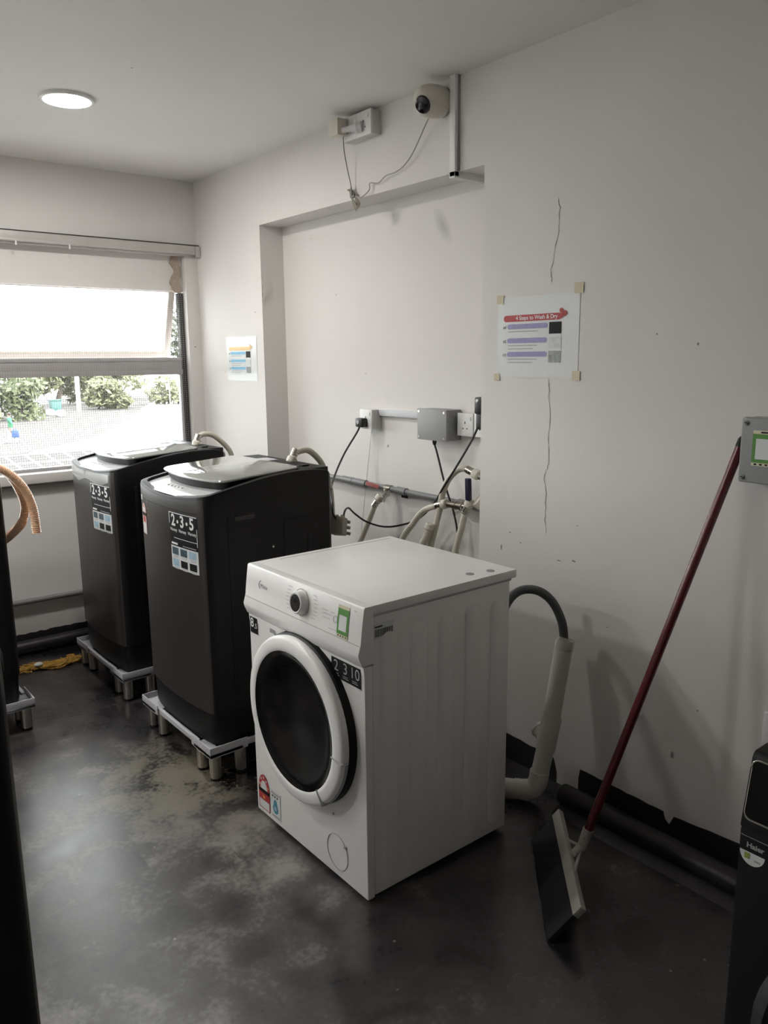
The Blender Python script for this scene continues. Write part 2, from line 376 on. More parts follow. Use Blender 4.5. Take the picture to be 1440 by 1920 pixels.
def smudge_mat():
    m = bpy.data.materials.new('wall_smudge'); m.use_nodes = True; N = m.node_tree.nodes; Lk = m.node_tree.links; b = N['Principled BSDF']
    b.inputs['Base Color'].default_value = (.45, .43, .41, 1); b.inputs['Roughness'].default_value = .7
    tc = N.new('ShaderNodeTexCoord'); gr = N.new('ShaderNodeTexGradient'); gr.gradient_type = 'SPHERICAL'
    mp = N.new('ShaderNodeMapping'); mp.inputs['Location'].default_value = (-1, -1, 0); mp.inputs['Scale'].default_value = (2, 2, 0)
    Lk.new(tc.outputs['UV'], mp.inputs[0]); Lk.new(mp.outputs[0], gr.inputs[0])
    ml = N.new('ShaderNodeMath'); ml.operation = 'MULTIPLY'; ml.inputs[1].default_value = .32; Lk.new(gr.outputs['Fac'], ml.inputs[0]); Lk.new(ml.outputs[0], b.inputs['Alpha'])
    return m
SMUD = smudge_mat()
def smudge(c, a, b, parent):
    c, a, b = Vector(c), Vector(a), Vector(b)
    o = part('smudge', MB().add([c-a-b, c+a-b, c+a+b, c-a+b], [(0, 1, 2, 3)]), SMUD, parent, smooth=0)
    uv = o.data.uv_layers.new(name='UVMap'); co = [Vector(v.co) for v in o.data.vertices]; off = c-wloc(parent)
    for lp in o.data.loops:
        d = co[lp.vertex_index]-off
        uv.data[lp.index].uv = (.5+.5*(1 if d.dot(a) > 0 else -1), .5+.5*(1 if d.dot(b) > 0 else -1))
    return o
smudge((RD-.0006, 2.335, 1.97), (0, -.05, -.075), (0, .030, -.020), wr)

# crumbling plaster beside the window head
pm = MB(); rnd = random.Random(4); prof = []
for i in range(12):
    z = 2.028-(2.028-1.835)*i/11; prof.append((-.128-.022*rnd.random()-.012*math.sin(i*.9), z))
right = [(-.092+rnd.uniform(-.008, .006), z) for _, z in prof]
pm.prism(prof+right[::-1], 'y', 4.212, 4.226)
part('plaster_scar', pm, PLASTER, bpy.data.objects['trim_1'], smooth=0)

# ------------------------------------------------------------------ window
win = thing('window_1', None, None, ((WX0+WX1)/2, 4.24, WZ0), kind='structure')
FY0, FY1 = 4.222, 4.262
def wpart(n, mb, m, par=win, **k): return part(n, mb, m, par, **k)
wpart('jamb', MB().box((-.106, FY0, .905), (-.075, FY1-.004, 1.835)), ALUB, bevel=.002)
wpart('jamb', MB().box((WX0, FY0, .905), (WX0+.03, FY1+.03, 1.835)), ALUB, bevel=.002)
wpart('mullion', MB().box((-1.175, FY0, .905), (-1.145, FY1, 1.835)), ALUB, bevel=.002)
wpart('transom', MB().box((WX0+.03, FY0-.006, 1.392), (-.106, FY1, 1.420)).box((WX0+.03, FY0, 1.420), (-.106, FY1, 1.470)).box((WX0+.03, FY0-.004, 1.466), (-.106, FY1, 1.486)), ALUF, bevel=.002)
wpart('bottom_rail', MB().box((WX0+.03, FY0, .905), (-.106, FY1, .934)), mat('pale_aluminium', (.55, .53, .55), .4, .2, .06), bevel=.002)
wpart('mullion', MB().box((-2.255, FY0, .905), (-2.225, FY1, 1.835)), ALUB, bevel=.002)
for a, b in ((-1.145, -.106), (-2.225, -1.175), (WX0+.03, -2.255)):
    wpart('bead', MB().box((b-.014, FY0+.004, .934), (b, FY1-.006, 1.392)).box((a, FY0+.004, .934), (a+.014, FY1-.006, 1.392)), ALUF, bevel=.001)
    wpart('pane', MB().box((a+.01, FY0+.016, .930), (b-.01, FY0+.020, 1.396)), PANE, smooth=0)
def sash(x0, x1):
    ang = math.radians(18.7); top = Vector((0, 4.258, 1.875)); dn = Vector((0, math.sin(ang), -math.cos(ang))); nn = Vector((0, math.cos(ang), math.sin(ang))); H = .410
    root = thing('sash', None, None, (0, 0, 0)); root.parent = win; root.location = Vector((x0, 4.258, 1.875))-win.location
    def bar(xa, xb, da, db): 
        c = top+dn*((da+db)/2)+Vector(((xa+xb)/2, 0, 0)); return MB().obox(c, ((xb-xa)/2, 0, 0), dn*((db-da)/2), nn*.013)
    part('sash_stile', bar(x0, x0+.036, 0, H), ALUW, root, bevel=.002); part('sash_stile', bar(x1-.036, x1, 0, H), ALUW, root, bevel=.002)
    part('sash_rail', bar(x0+.036, x1-.036, 0, .034), ALUW, root, bevel=.002); part('sash_rail', bar(x0+.036, x1-.036, H-.040, H), ALUW, root, bevel=.002)
    c = top+dn*(H/2)+Vector(((x0+x1)/2, 0, 0))
    part('pane', MB().obox(c, ((x1-x0)/2-.03, 0, 0), dn*(H/2-.03), nn*.002), FROST, root, smooth=0)
sash(-1.140, -.108); sash(-2.22, -1.18); sash(WX0+.04, -2.26)
# wire mesh screen on the room side
wm = MB(); x = WX0+.03
while x < -.075:
    wm.box((x-.00045, 4.2085, .905), (x+.00045, 4.2094, 1.835)); x += .0115
z = .91
while z < 1.835:
    wm.box((WX0+.03, 4.2085, z-.00045), (-.075, 4.2094, z+.00045)); z += .0115
wpart('wire_mesh', wm, WIRE, smooth=0, kind='stuff')

# ------------------------------------------------------------------ curtain rail
cr = thing('curtain_rail', 'dented aluminium curtain rail running above the window', 'curtain rail', (-1.2, 4.15, 2.03))
part('channel', MB().box((-3.4, 4.150, 2.037), (-.004, 4.180, 2.083)), RAILM, cr, bevel=.003)
part('lower_lip', MB().box((-3.4, 4.140, 2.034), (-.03, 4.152, 2.046)), RAILM, cr, bevel=.002)
part('top_edge', MB().box((-3.4, 4.146, 2.083), (-.003, 4.180, 2.0865)), ALUB, cr, smooth=0)
part('end_bracket', MB().box((-.028, 4.128, 2.02), (-.004, 4.150, 2.078)), RAILM, cr, bevel=.003)
for xx in (-.95, -.70):
    part('glider', MB().tube([(xx, 4.142, 2.036), (xx, 4.142, 2.024)], .004, 8).ball((xx, 4.142, 2.020), .006, 8, 6), WHITEP, cr)

# ------------------------------------------------------------------ pipes along walls
tag(part('wall_pipe', MB().tube([(-3.4, 4.155, .285), (-.06, 4.155, .258)], .014, 12), PIPEG), 'thin grey pipe running along the white wall below the window', 'pipe')
p = thing('floor_pipe', 'dark painted drain pipe lying along the floor below the right wall', 'pipe', (-.09, .2, 0))
part('pipe', MB().tube([(-.085, YB+.05, .036), (-.088, 1.50, .036)], .034, 14), DARKB, p)
part('screed', MB().prism([(-.165, 0), (0, 0), (0, .02), (-.13, .016)], 'y', YB+.02, 1.49), DARKB, p, bevel=.004)
p = thing('floor_pipe', 'dark painted drain pipe lying along the floor below the window', 'pipe', (-1.2, 4.12, 0))
part('pipe', MB().tube([(-3.4, 4.128, .038), (-.08, 4.128, .038)], .034, 14), DARKB, p)

# ------------------------------------------------------------------ ceiling downlight
def downlight(label, x, y, m):
    dl = thing('ceiling_downlight', label, 'ceiling light', (x, y, ZC-.012), 'round ceiling downlights')
    part('rim', MB().lathe([(0, .098), (-.010, .097), (-.012, .092), (-.010, .083), (-.006, .082)], (x, y, ZC), (0, 0, 1), 40, cap=False), WHITEP, dl)
    part('diffuser', MB().lathe([(-.0115, .0), (-.0115, .05), (-.010, .083)], (x, y, ZC), (0, 0, 1), 40, cap=False), m, dl)
downlight('round white ceiling downlight near the window, switched on', -.985, 3.165, LAMPM)
downlight('added unseen ceiling downlight left of the camera view, filling the washer front', -2.25, 3.165, FILL_LAMPM)  # unseen lamp added to light the washer front from the left
downlight('added unseen ceiling downlight farthest left, beyond the edge of the view', -3.10, 2.90, FILL_LAMPM)  # another unseen lamp, added to share the fill and soften its shadows

# ------------------------------------------------------------------ top loading washers
ZT = [(-.275, 1.003), (-.255, 1.020), (-.13, 1.044), (0, 1.066), (.13, 1.076), (.24, 1.073), (.28, 1.058)]
def ztop(X):
    for (a, za), (b, zb) in zip(ZT, ZT[1:]):
        if X <= b: return za+(zb-za)*max(0, (X-a))/(b-a)
    return ZT[-1][1]
def front_x(y):
    a = abs(y)
    if a <= .235: return -.275+.018*(a/.235)**2
    t = min(1, (a-.235)/.04); return -.257+.04*(1-math.sqrt(max(0, 1-t*t)))
def outline():
    pts = [(front_x(y), y) for y in [-.235+.47*i/14 for i in range(15)]]
    for i in range(1, 7):
        t = i/6*math.pi/2; pts.append((-.257+.04*(1-math.cos(t)), .235+.04*math.sin(t)))
    pts += [(-.217+.477*i/10, .275) for i in range(1, 11)]
    pts += [(.28, .255), (.28, -.255)]
    pts += [(.26-.477*i/10, -.275) for i in range(0, 10)]
    for i in range(6):
        t = math.pi/2*(1-i/6); pts.append((-.257+.04*(1-math.cos(t)), -.235-.04*math.sin(t)))
    return pts
OUT = outline()
def sc(p, d): return (p[0]*(1-d/.277), p[1]*(1-d/.275))
ZB = .112
def top_loader(name, label, energy=False, stickers=True):
    t = thing(name, label, 'washing machine', (0, 0, 0), 'charcoal top loading washing machines')
    def W(z): return z-ZB
    # cabinet: the front sheet and the darker sides are separate panels
    def ring(zf, d): return [Vector((*sc(p, d), zf(p[0]) if callable(zf) else zf)) for p in OUT]
    base = MB().rings([ring(W(ZB), .016), ring(W(.13), .010), ring(W(.246), .006)])
    part('base_skirt', base, BLACKP, t, smooth=40)
    nF = 21
    zs = [W(.240), W(.30), W(.5), W(.7), W(.9)]
    rr = [ring(z, 0.0) for z in zs]+[ring(lambda X: W(ztop(X))-.012, 0.), ring(lambda X: W(ztop(X))-.003, .003), ring(lambda X: W(ztop(X)), .010), ring(lambda X: W(ztop(X)), .022), ring(W(.985), .024)]
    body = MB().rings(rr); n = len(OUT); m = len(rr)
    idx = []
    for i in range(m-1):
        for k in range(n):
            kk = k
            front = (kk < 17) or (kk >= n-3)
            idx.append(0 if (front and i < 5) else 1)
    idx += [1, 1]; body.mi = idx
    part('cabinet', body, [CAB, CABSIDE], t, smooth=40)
    # control panel, basin, rear deck
    cp = MB(); vs = []; NX, NY = 6, 20
    for i in range(NX+1):
        for j in range(NY+1):
            y = -.262+.524*j/NY; fx = front_x(y*1.0)+.006; X = fx+(-.135-fx)*i/NX
            vs.append((X, y, W(1.0045+.024*(i/NX)**.8)))
    cp.add(vs, [(i*(NY+1)+j, (i+1)*(NY+1)+j, (i+1)*(NY+1)+j+1, i*(NY+1)+j+1) for i in range(NX) for j in range(NY)])
    cpo = part('control_panel', cp, PANELS, t, smooth=60)
    for k in range(5):
        part('button', MB().box((-.215, -.03+k*.028, W(1.012)), (-.205, -.016+k*.028, W(1.0205))), INKW, cpo, smooth=0)
    part('basin', MB().box((-.15, -.25, W(.99)), (.16, .25, W(1.022))), BLACKP, t, smooth=0)
    part('rear_deck', MB().box((.150, -.256, W(.99)), (.272, .256, W(1.0755))), CABSIDE, t, bevel=.004)
    # lid
    def lid_ring(d, dz):
        pts = []; y1 = .246-d; r = .045; xb = .158-d
        def zz(X): return W(1.0525+(X+.19)*.066)+dz
        for i in range(13):
            y = -y1+r+(2*y1-2*r)*i/12; X = -.196+d+.022*(y/(y1-r))**2; pts.append((X, y))
        x1 = -.196+d+.022
        for i in range(1, 6):
            a = i/5*math.pi/2; pts.append((x1+r*(1-math.cos(a)), y1-r+r*math.sin(a)))
        pts += [(xb-.02, y1), (xb, y1-.02), (xb, -y1+.02), (xb-.02, -y1)]
        for i in range(5):
            a = math.pi/2*(1-i/5); pts.append((x1+r*(1-math.cos(a)), -y1+r-r*math.sin(a)))
        return [Vector((X, y, zz(X))) for X, y in pts]
    lid = part('lid', MB().rings([lid_ring(.002, 0), lid_ring(0, .003), lid_ring(0, .006), lid_ring(.003, .009)]), LIDG, t, smooth=50)
    part('lid_rim', MB().rings([lid_ring(.020, -.034), lid_ring(.012, -.012), lid_ring(.006, 0.0005)]), BLACKP, lid, smooth=50)
    part('lid_catch', MB().box((-.172, -.030, W(1.026)), (-.150, .030, W(1.036))), SILVERP, lid, bevel=.002)
    # inlet, vent details on the deck
    part('inlet_port', MB().lathe([(0, .017), (.006, .017), (.008, .013), (.02, .013)], (.262-.01, -.045, W(1.074)), (0, 0, 1), 18), CREAM, t)
    part('deck_label', MB().box((.175, .04, W(1.0755)), (.235, .13, W(1.0765))), SILVERP, t, smooth=0)
    part('deck_cap', MB().box((.195, -.20, W(1.0755)), (.225, -.17, W(1.081))), BLACKP, t, bevel=.002)
    # side panel pressings and hand holds
    for sg in (-1, 1):
        yy = sg*.275
        h = part('hand_hold', MB().box((-.136, yy-sg*.02, W(.924)), (-.056, yy+sg*.0012, W(.948))), BLACKG, t, bevel=.003)
        for (a, b, c, d) in [(-.165, -.150, .30, .945), (.06, .175, .835, .905), (.06, .075, .30, .835), (.160, .175, .30, .835)]:
            part('pressing', MB().box((a, yy-sg*.002, W(c)), (b, yy+sg*.002, W(d))), CABSIDE, t, bevel=.0018)
        part('screw', MB().lathe([(0, .004), (.002, .004), (.003, .002)], (.012, yy+sg*.0005, W(.812)), (0, sg, 0), 10), CHROME, t)
        part('knock_out', MB().lathe([(0, .006), (.001, .006)], (.20, yy+sg*.0005, W(.86)), (0, sg, 0), 10), BLACKG, t)
    # front stickers (world right = -y seen from the front)
    def fr(y, z, d=0.): return Vector((front_x(y)-.0008-d, y, W(z)))
    def fq(n, y0, z0, y1, z1, m, par, d=.0004): return part(n, quad_on(lambda a, b, l: fr(a, b, l), y0, z0, y1, z1, 10, d), m, par, smooth=30)
    part('moulding', MB().rings([[Vector((front_x(y)-.0012, y, z)), Vector((front_x(y)-.0012, y, z+.002)), Vector((front_x(y)+.001, y, z+.002)), Vector((front_x(y)+.001, y, z))] for y in [-.23+.46*i/16 for i in range(17)] for z in (W(.955),)]), CABSIDE, t, smooth=30)
    if stickers:
        yl, yr = -.050, -.234
        s1 = fq('warranty_sticker', yl, .842, yr, .946, INK, t)
        for (n, a, b, c, d) in [('edge', yl, .943, yr, .946), ('edge', yl, .905, yl-.004, .946), ('edge', yr+.003, .842, yr, .905), ('edge', yl-.03, .8545, yr, .8565)]:
            fq('border', a, b, c, d, INKW, s1, .0008)
        for k, ch in enumerate('235'):
            yc = yl-.031-k*.061
            lettering(ch, .058, INKW, s1, lambda a, b, yc=yc: fr(yc-a, .917+b, .001), 'CENTER', .0016)
            lettering('Warranty', .0155, INKW, s1, lambda a, b, yc=yc: fr(yc-a, .884+b, .001), 'CENTER', .0003, sx=.8)
            if k < 2: part('dot', MB().add([fr(yc-.031+.0065*math.cos(q), .916+.0065*math.sin(q), .001) for q in [i*math.pi/5 for i in range(10)]], [tuple(range(10))]), INKW, s1, smooth=0)
        s2 = fq('feature_sticker', yl-.004, .744, yr, .838, PAPER, t)
        fq('header', yl-.004, .826, yr, .842, INK, s2, .0008); fq('header_line', yl-.01, .831, yl-.055, .838, INKW, s2, .001); fq('header_line', yl-.09, .831, yr+.01, .834, INKG, s2, .001)
        mats = [SLATE, SLATE, SKYI, SKYI, INK, INK]
        for r_ in range(2):
            for c_ in range(3):
                a = yl-.012-c_*.058; zt = .820-r_*.042
                fq('picture', a, zt-.026, a-.045, zt, mats[r_*3+c_], s2, .0008)
                fq('caption', a-.006, zt-.031, a-.044, zt-.029, INKG, s2, .0008); fq('caption', a-.010, zt-.036, a-.040, zt-.034, INKG, s2, .0008)
    if energy:
        e = fq('energy_label', .235, .818, .185, .905, PINKI, t)
        pts = [fr(.210+.025*math.cos(q), .905+.034*math.sin(q), .0004) for q in [i*math.pi/12 for i in range(13)]]
        part('arch', MB().add(pts, [tuple(range(13))]), PINKI, e, smooth=0)
        fq('dial', .227, .905, .193, .922, PAPER, e, .0008); fq('name_bar', .235, .889, .185, .902, INK, e, .0008); fq('table', .231, .822, .189, .862, PAPER, e, .0008); fq('rating', .221, .866, .199, .886, REDI, e, .0008)
        fq('corner_badge', .240, .948, .224, .968, PAPER, t)
        for i, (a, b) in enumerate([(.170, .96), (.169, .95), (.171, .938), (.168, .925), (.163, .912), (.160, .90), (.165, .889)]):
            fq('rust_spot', a, b-.004, a-.003-.002*(i % 2), b+.001, ORNI, t, .0006)
    else:
        # loose transparent film hanging over the top edge
        f = MB(); vs = []
        for j in range(9):
            y = .262-.06*j*(.5/.48); vs += [fr(max(-.24, y), .998, .003), fr(max(-.24, y), .955+.012*math.sin(j*1.7), .006+.004*(j % 2))]
        f.add(vs, [(2*j, 2*j+1, 2*j+3, 2*j+2) for j in range(8)])
        part('clear_film', f, CLEAR, t, smooth=30)
    return t
def stand(label):
    t = thing('washer_stand', label, 'appliance stand', (0, 0, 0), 'silver washer stands')
    a, b = .288, .3015
    for sx in (-1, 1):
        for sy in (-1, 1):
            br = MB()
            br.prism([(sx*a, sy*b), (sx*(a-.15), sy*b), (sx*(a-.15), sy*(b-.004)), (sx*(a-.004), sy*(b-.004)), (sx*(a-.004), sy*(b-.15)), (sx*a, sy*(b-.15))], 'z', .098, .136)
            br.prism([(sx*a, sy*b), (sx*(a-.13), sy*b), (sx*(a-.13), sy*(b-.05)), (sx*(a-.05), sy*(b-.05)), (sx*(a-.05), sy*(b-.13)), (sx*a, sy*(b-.13))], 'z', .096, .112)
            k = part('corner_bracket', br, SILVERP, t, bevel=.0015)
            for (fx, fy) in ((a-.032, b-.030), (a-.032, b-.130), (a-.132, b-.030)):
                ft = part('foot', MB().lathe([(.008, .0185), (.010, .0205), (.098, .0215)], (sx*fx, sy*fy, 0), (0, 0, 1), 18), STEEL, t)
                part('rubber_pad', MB().lathe([(0, .0195), (.010, .0195)], (sx*fx, sy*fy, 0), (0, 0, 1), 18), BLACKP, ft)
    for sy in (-1, 1): part('cross_bar', MB().box((-a+.12, sy*(b-.008), .102), (a-.12, sy*(b-.022), .122)), SILVERP, t, bevel=.002)
    for sx in (-1, 1): part('cross_bar', MB().box((sx*(a-.008), -b+.12, .102), (sx*(a-.022), b-.12, .122)), SILVERP, t, bevel=.002)
    return t
def place(o, x, y, z, rz=0): o.location = (x, y, z); o.rotation_euler = (0, 0, rz)
NEAR = (-.655, 2.662); FAR = (-.640, 3.520); OPP = (-1.578, 3.514); OPN = (-2.044, 1.616)
place(top_loader('top_load_washer', 'charcoal top loading washer with pink energy label beside the white front loader', energy=True), *NEAR, ZB)
place(stand('silver twelve-legged stand under the charcoal washer beside the white front loader'), *NEAR, 0)
place(top_loader('top_load_washer', 'charcoal top loading washer standing below the window by the corner'), *FAR, ZB)
place(stand('silver twelve-legged stand under the charcoal washer by the window corner'), *FAR, 0)
m3 = top_loader('top_load_washer', 'black sided top loading washer at the left edge with the orange hose behind it', stickers=False); place(m3, *OPP, ZB, math.pi)
part('side_sticker', MB().box((.215, .2755, .73), (.272, .2765, .86)), PAPER, m3, smooth=0)
place(stand('silver washer stand at the left edge below the orange hose'), *OPP, 0, math.pi)
place(top_loader('top_load_washer', 'black machine edge nearest the camera in the bottom left corner', stickers=False), *OPN, ZB, math.pi+math.radians(5))
place(stand('washer stand under the black machine nearest the camera on the left'), *OPN, 0, math.pi+math.radians(5))

# ------------------------------------------------------------------ white front loader
Y0, Y1, XF, XB = 1.5176, 2.1126, -.900, -.350
fl = thing('front_load_washer', 'white front loading washing machine with round black glass door', 'washing machine', (-.625, 1.815, 0))
part('body', MB().box((XF+.028, Y0+.004, .016), (XB, Y1-.004, .822)), WHITE, fl, bevel=.006)
part('front_panel', MB().prism([(XF, .014), (XF+.026, .014), (XF+.026, .690), (XF-.004, .690), (XF-.001, .66)], 'y', Y0, Y1), WHITE, fl, bevel=.005)
part('worktop', MB().box((XF+.027, Y0, .8245), (XB+.024, Y1, .850)), WHITE, fl, bevel=.004)
part('worktop_seam', MB().box((XF+.03, Y0+.003, .8185), (XB+.004, Y1-.003, .8255)), mat('grey_seam', (.52, .51, .50), .6), fl, smooth=0)
cpn = part('control_panel', MB().prism([(XF+.004, .8498), (XF+.032, .8498), (XF+.030, .692), (XF-.008, .692), (XF-.018, .716), (XF-.020, .726), (XF-.012, .752), (XF-.006, .8), (XF+.0005, .845)], 'y', Y0, Y1), WHITE, fl, bevel=.003)
def fpan(y, z, d=0.):            # sloping face of the control panel
    t = (z-.752)/(.845-.752); return Vector((XF-.0125+.0125*t-d, y, z))
part('panel_groove', MB().add([fpan(Y1-.004, .748, .0008), fpan(Y0+.004, .748, .0008), fpan(Y0+.004, .7505, .0008), fpan(Y1-.004, .7505, .0008)], [(0, 1, 2, 3)]), mat('grey_seam', (.52, .51, .50)), cpn, smooth=0)
part('side_seam', MB().box((XF+.0275, Y0+.001, .688), (XF+.0295, Y0+.005, .82)).box((XF, Y0-.0004, .690), (XF+.028, Y0+.002, .6915)), mat('grey_seam', (.52, .51, .50)), fl, smooth=0)
# knob
kc = fpan(1.796, .800)
kn = part('knob', MB().lathe([(0, .036), (.003, .036), (.005, .0335), (.021, .0315), (.024, .0285), (.0225, .0245)], kc, (-1, 0, .12), 40), WHITEP, fl)
part('knob_face', MB().lathe([(.0230, .0001), (.0233, .0245), (.0215, .0246)], kc, (-1, 0, .12), 36, cap=False), BLACKG, kn)
part('knob_skirt', MB().lathe([(0, .0385), (.002, .0385)], kc, (-1, 0, .12), 40), CHROME, kn)
lettering('Midea', .0165, mat('logo_grey', (.10, .10, .11), .4), cpn, lambda a, b: fpan(2.022-a, .798+b, .0012), 'LEFT', 0.)
part('logo_arc', MB().tube([fpan(2.022+.010*math.cos(q), .801+.012*math.sin(q), .0012) for q in [math.pi*(-.45+i*.10) for i in range(11)]], .0007, 5), INK, cpn)
for i in range(7):      # programme legends around the knob
    for sg in (-1, 1):
        zz = .768+i*.0105; yy = 1.796-sg*(.062+.010*math.sin(i/6*math.pi))
        part('legend', quad_on(lambda a, b, l: fpan(a, b, l), yy+.009, zz, yy-.009, zz+.0022, 1, .0011), mat('faint_ink', (.58, .57, .57), .5), cpn, smooth=0)
for (a, b, c) in [(1.695, .806, .030), (1.690, .797, .045), (1.690, .786, .035), (1.655, .806, .016), (1.660, .762, .035), (1.600, .758, .02), (1.556, .833, .014)]:
    part('legend', quad_on(lambda u, v, l: fpan(u, v, l), a, b, a-c, b+.0022, 1, .0011), mat('faint_ink', (.58, .57, .57), .5), cpn, smooth=0)
part('start_button', MB().tube([fpan(1.632+.009*math.cos(q), .793+.009*math.sin(q), .001) for q in [i*math.pi/10 for i in range(21)]], .0006, 5), INKG, cpn)
gs = part('green_sticker', quad_on(lambda a, b, l: fpan(a, b, l), 1.622, .760, 1.573, .828, 1, .0016), GREI, cpn, smooth=0)
part('sticker_window', quad_on(lambda a, b, l: fpan(a, b, l), 1.614, .770, 1.581, .811, 1, .0022), PAPER, gs, smooth=0)
part('sticker_strip', quad_on(lambda a, b, l: fpan(a, b, l), 1.622, .828, 1.573, .837, 1, .0016), CREAMI, gs, smooth=0)
part('sticker_strip', quad_on(lambda a, b, l: fpan(a, b, l), 1.622, .752, 1.573, .760, 1, .0016), CREAMI, gs, smooth=0)
for k in range(4): part('mark', quad_on(lambda a, b, l: fpan(a, b, l), 1.616-k*.011, .7545, 1.611-k*.011, .758, 1, .002), INK, gs, smooth=0)
# door
dc = Vector((XF, 1.806, .452))
bz = part('door_bezel', MB().lathe([(0, .252), (.018, .250), (.024, .244), (.024, .20)], dc, (-1, 0, 0), 64), BLACKP, fl)
def flatten(prof): return MB().lathe(prof, dc, (-1, 0, 0), 72, cap=False)
dr = part('door_ring', flatten([(.022, .245), (.036, .2470), (.043, .2440), (.0475, .236), (.050, .214), (.049, .2045), (.044, .200), (.022, .198)]), WHITE, fl, smooth=50)
part('door_glass', MB().lathe([(.0485, .2042), (.0465, .199), (.041, .190), (.0385, .178), (.0395, .155), (.0425, .115), (.0445, .075), (.0457, .035), (.046, .0005)], dc, (-1, 0, 0), 64, cap=False), mat('door_glass', (.003, .0026, .003), .10, spec=.16), dr, smooth=60)
for ang in (-8, -52):
    a = math.radians(ang); u = Vector((0, -math.cos(a), math.sin(a)))
    part('handle_gap', MB().obox(dc+Vector((-.040, 0, 0))+u*.226, Vector((.0136, 0, 0)), u*.024, Vector((0, math.sin(a), math.cos(a)))*.0008), INKG, dr, smooth=0)
a0 = math.radians(-30); hv = Vector((0, -math.cos(a0), math.sin(a0)))
part('door_handle_recess', MB().tube([dc+Vector((-.030, 0, 0))+Vector((0, -math.cos(q), math.sin(q)))*.2445 for q in [math.radians(-50+4*i) for i in range(11)]], .006, 8), mat('grey_trim', (.36, .36, .40), .4), dr)
# badges and stickers on the front
def ff(y, z, d=0.): return Vector((XF-.0028-d+.0025*(.690-z), y, z))
def fq(n, y0, z0, y1, z1, m, par, d=.0004): return part(n, quad_on(lambda a, b, l: ff(a, b, l), y0, z0, y1, z1, 1, d), m, par, smooth=0)
b8 = fq('capacity_badge', 2.104, .630, 2.060, .686, INK, fl)
lettering('8', .042, INKW, b8, lambda a, b: ff(2.1015-a, .662+b, .001), 'LEFT', .0005); lettering('.5', .023, INKW, b8, lambda a, b: ff(2.0785-a, .655+b, .001), 'LEFT', .0003)
fq('small_badge', 1.985, .660, 1.955, .673, INKG, fl)
b2 = fq('warranty_badge', 1.662, .626, 1.531, .684, INK, fl)
for k, s_ in enumerate(('2', '3', '10')):
    lettering(s_, .044, mat('silver_ink', (.42, .42, .42), .4), b2, lambda a, b, k=k: ff(1.640-k*.042-a, .660+b, .001), 'CENTER', 0.)
    fq('small_print', 1.652-k*.042, .6385, 1.630-k*.042, .6405, INKG, b2, .001); fq('small_print', 1.652-k*.042, .6335, 1.626-k*.042, .6355, INKG, b2, .001)
en = fq('energy_label', 2.097, .032, 2.030, .098, PAPER, fl)
part('arch', MB().add([ff(2.0635+.034*math.cos(q), .098+.056*math.sin(q), .0006) for q in [i*math.pi/14 for i in range(15)]], [tuple(range(15))]), REDI, en, smooth=0)
part('dial', MB().add([ff(2.0635+.021*math.cos(q), .100+.034*math.sin(q), .0010) for q in [i*math.pi/14 for i in range(15)]], [tuple(range(15))]), PAPER, en, smooth=0)
for i in range(5):
    q = math.pi*(.12+.19*i); part('star', MB().add([ff(2.0635+.0275*math.cos(q)+.004*math.cos(r_), .099+.045*math.sin(q)+.005*math.sin(r_), .0010) for r_ in [k*math.pi/3 for k in range(6)]], [tuple(range(6))]), ORNI if i > 3 else PAPER, en, smooth=0)
fq('name_bar', 2.097, .090, 2.030, .103, INK, en, .0012); fq('rating_field', 2.097, .064, 2.030, .090, REDI, en, .0010)
part('star', MB().add([ff(2.0635+(.010 if k % 2 == 0 else .0045)*math.sin(k*math.pi/5), .077+(.010 if k % 2 == 0 else .0045)*math.cos(k*math.pi/5), .0016) for k in range(10)], [tuple(range(10))]), ORNI, en, smooth=0)
for (a, b, c, d) in [(2.097, .032, 2.094, .064), (2.033, .032, 2.030, .064), (2.097, .032, 2.030, .035)]: fq('frame_line', a, b, c, d, REDI, en, .001)
wl = fq('water_label', 2.022, .030, 1.966, .125, PAPER, fl)
part('drop', MB().add([ff(1.994+.017*math.cos(q)*(1 if math.sin(q) < .2 else .75), .068+(.020 if math.sin(q) < 0 else .030)*math.sin(q), .001) for q in [i*math.pi/10 for i in range(20)]], [tuple(range(20))]), mat('teal_ink', (.06, .25, .33), .5), wl, smooth=0)
part('drop_window', MB().add([ff(1.994+.008*math.cos(q), .066+.008*math.sin(q), .0014) for q in [i*math.pi/6 for i in range(12)]], [tuple(range(12))]), SKYI, wl, smooth=0)
for k in range(3): fq('tick', 2.013-k*.014, .104, 2.006-k*.014, .110, INK, wl, .001)
fq('small_print', 2.018, .114, 1.972, .120, INKG, wl, .001); fq('small_print', 2.016, .036, 1.97, .042, INKG, wl, .001)
# pump filter cap outline, small screw
part('filter_cap', MB().tube([ff(1.657+.050*math.cos(q), .092+.054*math.sin(q), 0) for q in [i*math.pi/20 for i in range(41)]], .0010, 6), mat('cap_gap', (.42, .41, .40), .6), fl)
part('filter_catch', MB().box((XF-.004, 1.612, .122), (XF-.001, 1.622, .130)), INKG, fl, smooth=0)
part('screw', MB().lathe([(0, .004), (.0015, .004)], ff(1.672, .205), (-1, 0, 0), 10), INKG, fl)
